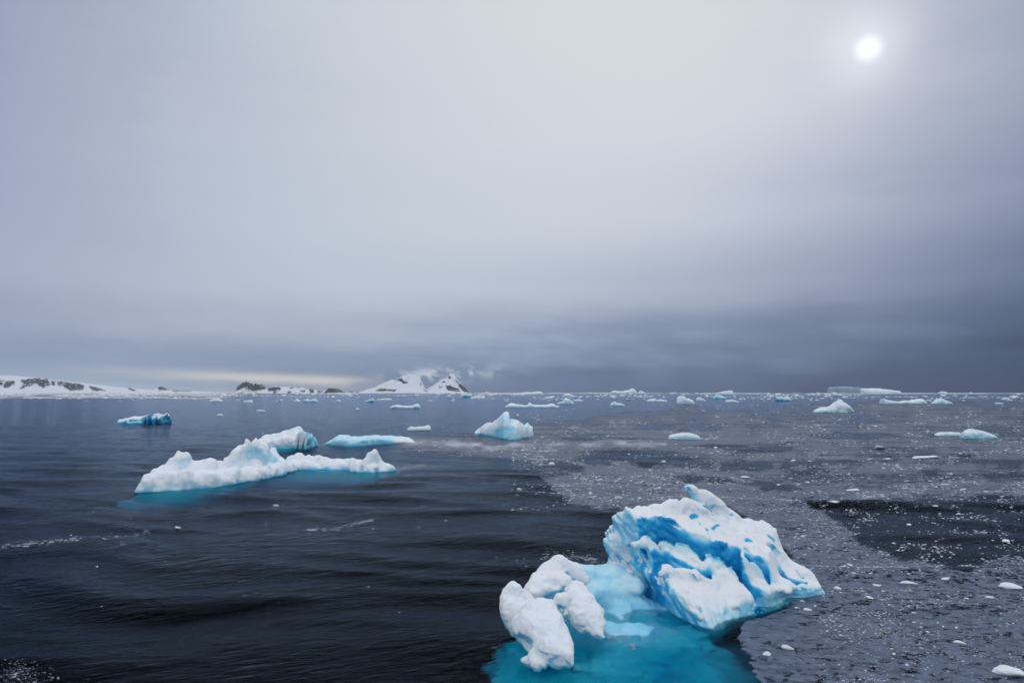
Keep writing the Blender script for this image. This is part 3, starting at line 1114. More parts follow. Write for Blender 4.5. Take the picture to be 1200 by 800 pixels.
def build_shelf():
    I = Ice((-4.0, 21.0, -4.4), (13.5, 39.5, 1.9), 0.11)
    I.ell((4.2, 26.6, -1.75), (5.0, 4.6, 1.1), yaw=0.2, k=0.8)
    I.ell((4.9, 31.2, -0.98), (3.6, 3.6, 1.0), k=0.8)
    I.ell((4.0, 29.6, -1.25), (3.8, 3.0, 0.95), k=0.8)
    I.ell((7.9, 28.4, -3.4), (3.8, 4.4, 1.0), k=0.8)
    I.ell((0.9, 26.4, -1.5), (1.9, 3.2, 0.85), k=0.8)
    I.chain([(6.5, 31.5, -0.9), (5.6, 29.0, -1.0), (3.5, 27.0, -1.0), (1.5, 24.5, -1.3)], [0.6, 0.55, 0.5, 0.4], k=0.7)
    I.chain([(8.0, 29.5, -1.7), (7.0, 26.5, -1.9), (5.0, 24.0, -2.0)], [0.6, 0.5, 0.4], k=0.6)
    # saddle that joins the two humps, breaking the surface
    I.chain([W(655, 674, 33.0), W(680, 677, 33.6), W(704, 680, 34.4), W(730, 680, 34.6)], [0.8, 0.84, 0.8, 0.8], k=0.9, zs=0.8)
    I.chain([W(690, 690, 33.0), W(715, 690, 33.2), W(738, 688, 33.4)], [0.7, 0.7, 0.7], k=0.9, zs=0.7)
    I.chain([W(672, 690, 32.6), W(690, 694, 32.4), W(712, 692, 33.0)], [0.5, 0.5, 0.5], k=0.5, zs=0.6)
    I.ell((6.0, 33.6, -0.75), (1.9, 2.2, 1.0), k=0.8)
    I.ell((3.6, 33.6, -1.0), (3.2, 2.2, 1.1), k=0.7)
    I.rough([(0.45, (0.35, 0.35, 0.5), 2, 103, False), (0.26, (0.8, 0.7, 1.2), 3, 108, True), (0.07, (3.0, 2.6, 3.4), 2, 114, False)], 1.1)
    v, q = I.skin()
    v, q = keep_big(v, q, 400)
    n = vnormals(v, q)
    x, y, z = v.T
    b = 0.42 - 0.08 * sstep(n[:, 2] + 0.3 * fbm(x, y, z, 3, 2), 0.6, 1.0) * sstep(z, 0.3, 0.8) + 0.08 * vnoise(x * .7, y * .7, z, 6)
    b = b + 0.10 * (1 - sstep(z, 0.0, 0.35))
    return v, q, np.clip(b, 0.1, 0.6)


v, q, b = build_shelf()
link('ice_shelf', make_mesh('ice_shelf', local(v, BO), q, True, dict(blue=b)), M_ICE, parent=BIG)


def build_lump(kind):
    """the snow covered humps on the left end of the berg"""
    G = 0.88
    if kind == 'back':
        I = Ice((-0.8, 30.2, -1.2), (5.4, 36.0, 2.6), 0.06)
        I.chain([W(623, 690, 31.4), W(632, 680, 32.0), W(642, 670, 32.6), W(656, 666, 32.8), W(672, 671, 32.8), W(684, 680, 32.6)],
                [0.26, 0.38, 0.42, 0.44, 0.42, 0.3], k=0.3)
        I.chain([W(639, 666, 32.6), W(642, 674, 32.4)], [G * r_ for r_ in [0.2, 0.35]], k=0.2)
        I.chain([W(625, 698, 31.0), W(640, 690, 31.6), W(660, 684, 31.8)], [G * r_ for r_ in [0.4, 0.55, 0.55]], k=0.4)
        I.ell((1.9, 32.4, -0.2), (1.8, 1.3, 0.9), k=0.5)
        I.chain([W(636, 682, 31.0), W(645, 680, 31.2)], [0.18, 0.2], k=0.12, sub=True)
        I.chain([W(652, 683, 31.2), W(661, 688, 31.0)], [0.22, 0.2], k=0.12, sub=True)
        seed = 200
    elif kind == 'left':
        I = Ice((-1.6, 27.2, -1.0), (2.0, 32.0, 2.2), 0.055)
        I.chain([W(594, 697, 29.6), W(603, 694, 29.7), W(614, 702, 29.8), W(622, 708, 29.6)], [G * r_ for r_ in [0.32, 0.36, 0.30, 0.28]], k=0.3)
        I.chain([W(598, 708, 29.3), W(602, 722, 28.9), W(606, 738, 28.6), W(606, 744, 28.4)], [G * r_ for r_ in [0.46, 0.44, 0.34, 0.2]], k=0.35)
        I.chain([W(612, 716, 29.0), W(614, 732, 28.6)], [G * r_ for r_ in [0.44, 0.4]], k=0.35)
        seed = 210
    elif kind == 'front':
        I = Ice((-0.6, 23.2, -1.0), (3.8, 29.8, 2.6), 0.055)
        I.chain([W(622, 716, 27.6), W(634, 718, 27.4), W(645, 728, 27.0)], [G * r_ for r_ in [0.50, 0.62, 0.5]], k=0.4)
        I.chain([W(612, 730, 27.2), W(625, 742, 26.6), W(640, 756, 25.9)], [G * r_ for r_ in [0.40, 0.66, 0.62]], k=0.45)
        I.chain([W(630, 730, 27.0), W(646, 742, 26.5), W(656, 754, 25.9)], [G * r_ for r_ in [0.5, 0.62, 0.5]], k=0.45)
        I.chain([W(640, 762, 25.5), W(652, 766, 25.2), W(664, 768, 25.0)], [G * r_ for r_ in [0.42, 0.40, 0.22]], k=0.3)
        I.chain([W(660, 748, 25.9), W(665, 760, 25.4), W(668, 776, 24.9)], [G * r_ for r_ in [0.28, 0.22, 0.10]], k=0.2)
        I.chain([W(620, 770, 25.6), W(628, 778, 25.2), W(634, 780, 25.0)], [G * r_ for r_ in [0.28, 0.26, 0.2]], k=0.25)
        I.chain([W(622, 752, 26.2), W(622, 768, 25.8)], [G * r_ for r_ in [0.5, 0.36]], k=0.35)
        I.chain([W(644, 784, 24.6), W(660, 782, 24.5)], [0.34, 0.30], k=0.25, sub=True)
        I.chain([W(612, 758, 25.9), W(608, 750, 26.4)], [0.28, 0.2], k=0.25, sub=True)
        I.chain([W(656, 772, 24.7), W(659, 775, 24.6)], [0.12, 0.12], k=0.1, sub=True)
        seed = 220
    else:
        I = Ice((1.0, 25.6, -1.0), (5.0, 32.0, 2.6), 0.055)
        I.chain([W(668, 694, 30.0), W(678, 692, 30.0), W(688, 702, 29.6)], [G * r_ for r_ in [0.36, 0.46, 0.4]], k=0.35)
        I.chain([W(672, 708, 29.3), W(686, 716, 28.8), W(697, 728, 28.3)], [G * r_ for r_ in [0.55, 0.66, 0.5]], k=0.45)
        I.chain([W(668, 720, 28.8), W(684, 728, 28.3), W(698, 740, 27.8)], [G * r_ for r_ in [0.34, 0.40, 0.34]], k=0.3)
        I.chain([W(655, 702, 29.4), W(650, 712, 29.2)], [G * r_ for r_ in [0.34, 0.2]], k=0.25)
        I.chain([W(696, 736, 27.9), W(703, 742, 27.6)], [G * r_ for r_ in [0.3, 0.16]], k=0.2)
        I.chain([W(664, 735, 27.8), W(680, 744, 27.2), W(690, 750, 27.0)], [0.40, 0.50, 0.42], k=0.25, sub=True)
        I.chain([W(666, 704, 28.9), W(664, 712, 28.8)], [0.14, 0.16], k=0.1, sub=True)
        seed = 230
    I.rough([(0.12, (0.9, 0.9, 0.9), 2, seed, False), (0.24, (1.0, 1.0, 0.7), 2, seed + 3, 'lumps'), (0.06, (3.2, 3.2, 2.2), 2, seed + 5, 'lumps'), (0.04, (5, 5, 5), 2, seed + 7, True)], 0.6)
    v, q = I.skin()
    v, q = keep_big(v, q, 300)
    n = vnormals(v, q)
    x, y, z = v.T
    nz = n[:, 2] + 0.3 * fbm(x * 1.6, y * 1.6, z * 1.6, 3, seed + 1)
    b = (1 - sstep(nz, -0.35, 0.15)) * 0.5
    b = np.maximum(b, (1 - sstep(z + 0.2 * vnoise(x * 2, y * 2, z, seed), 0.02, 0.45)) * 0.42)
    b = np.maximum(b, 0.14 * sstep(fbm(x * 1.2, y * 1.2, z * 1.2, 3, seed + 5), 0.05, 0.5))
    if kind == 'front':
        b = np.maximum(b, 0.13)
    return v, q, np.clip(b, 0, 0.9)


for kind in ('back', 'left', 'front', 'right'):
    v, q, b = build_lump(kind)
    link('snow_hump', make_mesh('snow_hump', local(v, BO), q, True, dict(blue=b)), M_ICE, parent=BIG)


# ---- other ice, from its waterline, its outline and a thickness
def pl(pts, u):
    return np.interp(u, [p[0] for p in pts], [p[1] for p in pts])


def floe(outline, water, thick, h, front=0.55, crest=0.5, rough=None, seed=1, foot=0.0, foot_depth=1.2, chains=(), under=0.6):
    """ice block: outline [(u, v)] against its waterline [(u, v)]; returns origin and the skinned pieces.
    thick: depth away from the viewer in metres; front: height of the front cliff as a share of the crest"""
    us = np.linspace(outline[0][0], outline[-1][0], 90)
    base = np.array([at(u, pl(water, u)) for u in us])
    hs = np.zeros(90)
    th = np.zeros(90)
    raw = np.zeros(90)
    for i, u in enumerate(us):
        raw[i] = max(W(u, pl(outline, u), base[i][1] + thick * 0.4)[2], 0.03)
    mx = raw.max()
    th = thick * (0.30 + 0.70 * np.clip(raw / mx, 0, 1) ** 0.5)
    tt = np.linspace(0, 1, 90)
    th *= np.clip(np.minimum(tt, 1 - tt) * 9, 0.15, 1) ** 0.5
    for i, u in enumerate(us):
        hs[i] = max(W(u, pl(outline, u), base[i][1] + th[i] * crest)[2], 0.02)
    X0, X1 = base[:, 0].min(), base[:, 0].max()
    Y0, Y1 = base[:, 1].min(), (base[:, 1] + th).max()
    I = Ice((X0 - 3 * h - 0.05 * thick, Y0 - 3 * h, -under - 3 * h), (X1 + 3 * h + 0.05 * thick, Y1 + 3 * h, hs.max() + 4 * h), h)
    X, Y, Z = I.grid()
    xs = base[:, 0]
    o = np.argsort(xs)
    gx = I.ax[0]
    H = np.interp(gx, xs[o], hs[o])[:, None]
    B = np.interp(gx, xs[o], base[o, 1])[:, None]
    T = np.interp(gx, xs[o], th[o])[:, None]
    Y2 = I.ax[1][None, :]
    t = (Y2 - B) / T
    g = np.where(t < crest, front + (1 - front) * np.sqrt(np.clip(1 - ((crest - t) / crest) ** 2, 0, 1)),
                 np.sqrt(np.clip(1 - ((t - crest) / (1 - crest)) ** 2, 0, 1)))
    side = np.maximum(np.maximum(B - Y2, Y2 - B - T), np.maximum(X0 - gx[:, None], gx[:, None] - X1))
    hh = H * g
    f = np.maximum((Z - hh[:, :, None]) * 0.72, side[:, :, None])
    f = smax(smax((Z - hh[:, :, None]) * 0.72, side[:, :, None], h * 1.5), -(Z + under), h)
    I.f = np.broadcast_to(f, I.f.shape).astype(np.float32).copy()
    for pts, rad, kk in chains:
        I.chain([W(*p) for p in pts], rad, k=kk)
    if rough:
        I.rough(rough, max(r[0] for r in rough) * 2.2 + h)
    v, q = I.skin()
    v, q = keep_big(v, q, 30)
    n = vnormals(v, q)
    org = np.array(((X0 + X1) / 2, (Y0 + Y1) / 2, 0))
    out = [(v, q, n)]
    if foot > 0:
        gxs = np.linspace(X0 - foot * 0.02, X1 + foot * 0.02, 60)
        Bf = np.interp(gxs, xs[o], base[o, 1])
        Tf = np.interp(gxs, xs[o], th[o])
        rows = np.linspace(0, 1, 26)
        V = []
        for layer in (0, 1):
            for i, gx_ in enumerate(gxs):
                e = math.sin(math.pi * (i + 0.5) / 60) ** 0.45
                y0, y1 = Bf[i] - foot * e, Bf[i] + Tf[i] + foot * 0.4 * e
                for r_ in rows:
                    yy = y0 + (y1 - y0) * r_
                    out_ = np.clip((Bf[i] - yy) / foot, 0, 1)
                    zz = -0.35 - foot_depth * (0.25 * min(out_ * 8, 1) + out_ ** 1.3) - 0.8 * (1 - e)
                    zz += 0.22 * float(vnoise(gx_ * 0.4, yy * 0.4, 0.0, seed))
                    V.append((gx_, yy, min(zz, -0.12) if layer == 0 else zz - 1.6))
        nr_ = 26
        Q = []
        idx = lambda l, i, j: l * 60 * nr_ + i * nr_ + j
        for i in range(59):
            for j in range(nr_ - 1):
                Q.append((idx(0, i, j), idx(0, i + 1, j), idx(0, i + 1, j + 1), idx(0, i, j + 1)))
                Q.append((idx(1, i, j + 1), idx(1, i + 1, j + 1), idx(1, i + 1, j), idx(1, i, j)))
        for i in range(59):
            Q.append((idx(1, i, 0), idx(1, i + 1, 0), idx(0, i + 1, 0), idx(0, i, 0)))
            Q.append((idx(0, i, nr_ - 1), idx(0, i + 1, nr_ - 1), idx(1, i + 1, nr_ - 1), idx(1, i, nr_ - 1)))
        for j in range(nr_ - 1):
            Q.append((idx(0, 0, j), idx(0, 0, j + 1), idx(1, 0, j + 1), idx(1, 0, j)))
            Q.append((idx(1, 59, j), idx(1, 59, j + 1), idx(0, 59, j + 1), idx(0, 59, j)))
        out.append((np.array(V), np.array(Q)))
    return org, out


def ice_colour(v, n, seed, pale=0.10, bare=0.45, wet=0.5, wet_h=0.5, patch=0.12, size=1.0):
    x, y, z = v.T / size
    nz = n[:, 2] + 0.25 * fbm(x, y, z, 3, seed)
    b = (1 - sstep(nz, -0.1, 0.55)) * bare
    b = np.maximum(b, (1 - sstep(v[:, 2] + 0.3 * wet_h * vnoise(x * 2, y * 2, z, seed + 1), 0, wet_h)) * wet)
    b = np.maximum(b, patch * sstep(fbm(x * 0.7, y * 0.7, z * 1.2, 3, seed + 2), 0.0, 0.45))
    return np.clip(np.maximum(b, pale), 0, 1)


def place(org, pieces, blue, label, cat='iceberg', name='iceberg', mat=None, group=None, foot_blue=0.25):
    v, q, n = pieces[0]
    if len(pieces) == 1:
        o = link(name, make_mesh(name, local(v, org), q, True, dict(blue=blue)), mat, org)
        return tag(o, label, cat, group)
    e = empty(name, org, label=label, cat=cat)
    if group:
        e['group'] = group
    link('ice_top', make_mesh('ice_top', local(v, org), q, True, dict(blue=blue)), mat, parent=e)
    fv, fq = pieces[1]
    link('submerged_foot', make_mesh('submerged_foot', local(fv, org), fq, True, dict(blue=np.full(len(fv), foot_blue))), M_SUB, parent=e)
    return e


# long white floe on the left
ol = [(164.5, 571), (167, 566), (180, 553), (184, 547), (196, 540), (206, 531), (212, 529), (219, 535), (229, 541.5), (245, 537), (262, 540), (265, 535), (276, 527),
      (283, 519), (289, 514), (296, 517), (301, 515.5), (313, 521), (324, 526), (333, 537), (339, 534), (353, 532), (370, 532), (374, 535), (413, 537.5),
      (418, 536), (424, 537), (429, 529), (436, 527), (441, 530), (444.5, 541), (448, 545), (462, 547), (466, 550)]
wl = [(164, 577), (180, 577.5), (208, 576), (236, 572), (253, 570.5), (280, 565.5), (306, 560.5), (325, 554), (341, 550.5), (376, 551), (408, 551), (430, 554), (446, 553.5), (466, 550.5)]
org, pc = floe(ol, wl, 8.0, 0.4, front=0.56, crest=0.5, seed=301, foot=11.0, foot_depth=2.6)
FLOE_LUMPS = [
    # u, top v, metres behind the waterline, half width, half depth
    (174, 562, 1.2, 0.7, 1.1), (179, 557, 1.2, 1.2, 1.3), (187, 554, 1.3, 1.2, 1.4), (199, 553, 1.4, 1.2, 1.5), (211, 553, 1.2, 1.1, 1.3), (223, 552, 1.4, 1.3, 1.3),
    (237, 550, 1.4, 1.2, 1.3), (249, 551, 0.9, 1.0, 1.0), (262, 549, 1.4, 1.3, 1.4), (275, 547, 1.2, 1.2, 1.3), (289, 546, 1.4, 1.4, 1.4), (303, 546, 1.1, 1.2, 1.1), (318, 547, 1.2, 1.1, 1.2),
    (184, 547, 3.0, 0.9, 1.2), (193, 542, 3.4, 1.0, 1.5), (202, 535, 3.9, 1.3, 1.7), (209, 529.5, 4.2, 1.1, 1.7), (216, 533, 4.0, 1.0, 1.6), (225, 541, 3.6, 1.3, 1.6),
    (236, 541, 3.0, 1.3, 1.5), (246, 536.5, 3.2, 1.3, 1.5), (257, 541, 3.2, 1.3, 1.6), (267, 535.5, 3.5, 1.0, 1.4), (277, 527.5, 3.7, 1.1, 1.5), (284, 521, 3.9, 1.0, 1.5), (290, 514, 4.0, 0.95, 1.4),
    (300, 516, 4.2, 1.1, 1.5), (310, 520.5, 4.2, 1.1, 1.5), (320, 526, 3.9, 1.0, 1.4), (329, 535, 3.2, 1.0, 1.3), (296, 528, 3.0, 1.6, 1.3),
    (340, 535, 2.5, 1.1, 1.5), (351, 533, 2.5, 1.3, 1.6), (363, 532.5, 2.5, 1.3, 1.6), (371, 533, 2.4, 0.9, 1.4), (380, 538, 2.6, 1.5, 1.7), (393, 538.5, 2.6, 1.6, 1.7), (406, 538.5, 2.4, 1.5, 1.6),
    (417, 537.5, 2.0, 1.0, 1.4), (425, 539, 1.8, 1.0, 1.3), (432, 531, 2.0, 0.95, 1.3), (438, 528, 2.1, 0.85, 1.2), (436, 541, 1.3, 1.2, 1.2), (446, 548.5, 1.8, 1.2, 1.3), (453, 549, 1.5, 0.9, 1.0),
    (350, 543, 1.0, 1.4, 1.0), (366, 543, 1.0, 1.3, 1.0), (422, 546, 0.9, 1.0, 0.9),
]
Yb = lambda u: float(at(u, pl(wl, u))[1])
I = Ice((-40.0, 63.5, -0.9), (-12.5, 92.0, 6.2), 0.13)
for u, vt_, off, rx, ry in FLOE_LUMPS:
    p = W(u, vt_, Yb(u) + off)
    I.ell((p[0], p[1], 0.0), (rx * 1.08, ry, max(p[2] + 0.12, 0.2)), yaw=rng.uniform(-0.5, 0.5), k=0.14)
for ua, ub in ((176, 200), (200, 240), (240, 280), (280, 310), (310, 335)):
    I.cap(at(ua, pl(wl, ua)) + (0, 2.6, 0.1), at(ub, pl(wl, ub)) + (0, 2.6, 0.1), 1.3, k=0.4)
for ua, ub in ((335, 370), (370, 410), (410, 445)):
    I.cap(at(ua, pl(wl, ua)) + (0, 2.0, -0.2), at(ub, pl(wl, ub)) + (0, 2.0, -0.2), 1.1, k=0.4)
p = W(306, 536, Yb(306) + 2.3)
I.ell(p, (1.9, 1.0, 1.3), yaw=0.7, k=0.3, sub=True)
I.rough([(0.32, (0.45, 0.45, 0.5), 2, 301, False), (0.62, (0.55, 0.55, 0.32), 2, 305, 'lumps'), (0.22, (1.4, 1.4, 0.9), 2, 307, 'lumps'), (0.10, (1.7, 1.7, 1.3), 3, 309, True)], 0.9)
v, q = I.skin()
v, q = keep_big(v, q, 200)
pc[0] = (v, q, vnormals(v, q))
v, q, n = pc[0]
b = ice_colour(v, n, 311, pale=0.05, bare=0.30, wet=0.52, wet_h=0.6, patch=0.14, size=1.5)
uu, vv = proj(*v.T)
b = np.maximum(b, 0.33 * sstep(-d_poly(uu, vv, [(283, 523), (300, 521), (318, 527), (330, 540), (318, 548), (306, 543), (296, 535), (286, 534)]), -1, 3) * (1 - sstep(n[:, 2], 0.5, 0.9)))
place(org, pc, b, 'long white floe with a knobbed right end and high blue-faced hump on the left', mat=M_ICE)

# white lump behind it with a teal edge
ol = [(297, 516), (301, 512), (311, 511), (318, 508), (326, 507.5), (333, 505), (339, 502.5), (347, 507), (352, 506), (358, 511), (364, 512), (367, 518)]
wl = [(297, 524), (320, 526.5), (345, 527), (360, 525), (367, 521)]
org, pc = floe(ol, wl, 9.0, 0.2, front=0.4, seed=331, foot=3.0, foot_depth=1.2,
               rough=[(0.5, (0.3, 0.3, 0.4), 2, 331, False), (0.6, (0.6, 0.6, 0.5), 3, 335, 'lumps'), (0.12, (1.4, 1.4, 1.2), 2, 337, True)])
v, q, n = pc[0]
b = ice_colour(v, n, 341, pale=0.05, bare=0.26, wet=0.62, wet_h=1.2, patch=0.14, size=2)
uu, vv = proj(*v.T)
b = np.maximum(b, 0.55 * sstep(uu, 357, 360) * (1 - sstep(n[:, 2], 0.6, 0.95)))
place(org, pc, b, 'rounded white ice lump with teal foot just behind the long white floe', mat=M_ICE_MID)

# flat pale turquoise floe
ol = [(377, 519.5), (384, 514), (392, 509.5), (405, 510), (419, 510.5), (422, 509.5), (432, 510), (448, 509.5), (462, 510.5), (474, 512), (482, 515), (487, 518)]
wl = [(377, 520), (390, 521), (405, 522.5), (425, 521.8), (445, 520), (465, 519), (487, 518.5)]
org, pc = floe(ol, wl, 8.0, 0.2, front=0.5, crest=0.6, seed=351, foot=1.5, foot_depth=0.8,
               rough=[(0.25, (0.3, 0.3, 0.5), 3, 351, False), (0.15, (0.9, 0.9, 0.9), 2, 355, True)])
v, q, n = pc[0]
uu, vv = proj(*v.T)
b = ice_colour(v, n, 361, pale=0.33, bare=0.48, wet=0.55, wet_h=0.7, patch=0.38, size=2)
b = np.maximum(b, 0.55 * sstep(blob(uu, vv, 448, 518, 14, 5), 0, 0.7) * (1 - sstep(n[:, 2], 0.5, 0.9)))
b = np.maximum(b, 0.48 * sstep(blob(uu, vv, 424, 520, 8, 4), 0, 0.7))
b = b * (1 - 0.5 * sstep(uu + 10 * vnoise(v[:, 0] * 0.5, v[:, 1] * 0.5, v[:, 2], 3), 445, 475))
place(org, pc, b, 'flat pale turquoise floe lying right of the rounded white lump', mat=M_ICE_MID)

# shark-fin berg
ol = [(555, 506), (560, 502), (568, 497), (576, 492.5), (581, 491.5), (586, 486.5), (591, 483.3), (597, 483), (598.5, 487), (597, 493), (601, 492.5), (608, 492.3),
      (613, 496), (615, 498), (617, 494.5), (619, 493.5), (622, 497), (626, 499), (625, 505), (626, 508)]
wl = [(555, 509.5), (563, 509.5), (575, 511.5), (590, 514.5), (605, 514.5), (615, 513), (626, 511)]
org, pc = floe(ol, wl, 9.0, 0.18, front=0.38, crest=0.55, seed=371, foot=4.0, foot_depth=0.9,
               rough=[(0.4, (0.28, 0.28, 0.4), 2, 371, False), (0.28, (0.7, 0.7, 0.6), 3, 375, 'lumps'), (0.10, (1.4, 1.4, 1.2), 2, 377, True)])
v, q, n = pc[0]
uu, vv = proj(*v.T)
b = ice_colour(v, n, 381, pale=0.14, bare=0.30, wet=0.48, wet_h=0.8, patch=0.26, size=2)
b = np.maximum(b, 0.56 * sstep(blob(uu + 9 * vnoise(v[:, 0] * 0.8, v[:, 1] * 0.8, v[:, 2] * 0.8, 5), vv, 588, 507, 30, 14, -10), 0, 0.9) * (1 - 0.6 * sstep(n[:, 2], 0.7, 0.98)))
b = np.maximum(b, 0.34 * sstep(blob(uu + 6 * vnoise(v[:, 0], v[:, 1], v[:, 2], 4), vv, 592, 493, 16, 18), 0, 0.9))
b = np.maximum(b, 0.75 * (1 - sstep(v[:, 2], 0.1, 0.7)) * (1 - sstep(uu, 592, 606)))
place(org, pc, b, 'white and turquoise berg with an upright fin, alone near the middle of the sea', mat=M_ICE_MID)

# tilted blue berg far left
ol = [(137, 492), (141, 490.5), (147, 488), (151, 487.2), (158, 488), (164, 486.5), (171, 484), (176, 485.5), (184, 484), (190, 484.8), (195, 484.2), (196.5, 487), (196, 492)]
wl = [(137, 495.8), (150, 497), (170, 496.5), (185, 496), (196.5, 494)]
org, pc = floe(ol, wl, 9.0, 0.3, front=0.55, crest=0.6, seed=391, foot=4.0, foot_depth=1.0,
               rough=[(0.4, (0.2, 0.2, 0.3), 2, 391, False), (0.3, (0.5, 0.5, 0.6), 3, 395, True)])
v, q, n = pc[0]
b = ice_colour(v, n, 401, pale=0.05, bare=0.95, wet=0.9, wet_h=1.0, patch=0.10, size=3)
place(org, pc, b, 'slanted deep blue floe with a snowy top, on the far left of the open water', mat=M_FAR)

# ------------------------------------------------------------------ bergs and floes out towards the horizon
def shaded_ice_material():  # ice of the tabular berg, cloud shadow mixed into its base colour
    m, t, out = new_mat('cloud_shaded_ice')
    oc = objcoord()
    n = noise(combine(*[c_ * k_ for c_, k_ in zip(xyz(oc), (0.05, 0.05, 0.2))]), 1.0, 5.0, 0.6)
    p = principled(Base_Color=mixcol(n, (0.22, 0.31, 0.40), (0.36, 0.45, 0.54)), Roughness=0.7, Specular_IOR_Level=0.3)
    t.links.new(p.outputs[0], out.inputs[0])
    return m


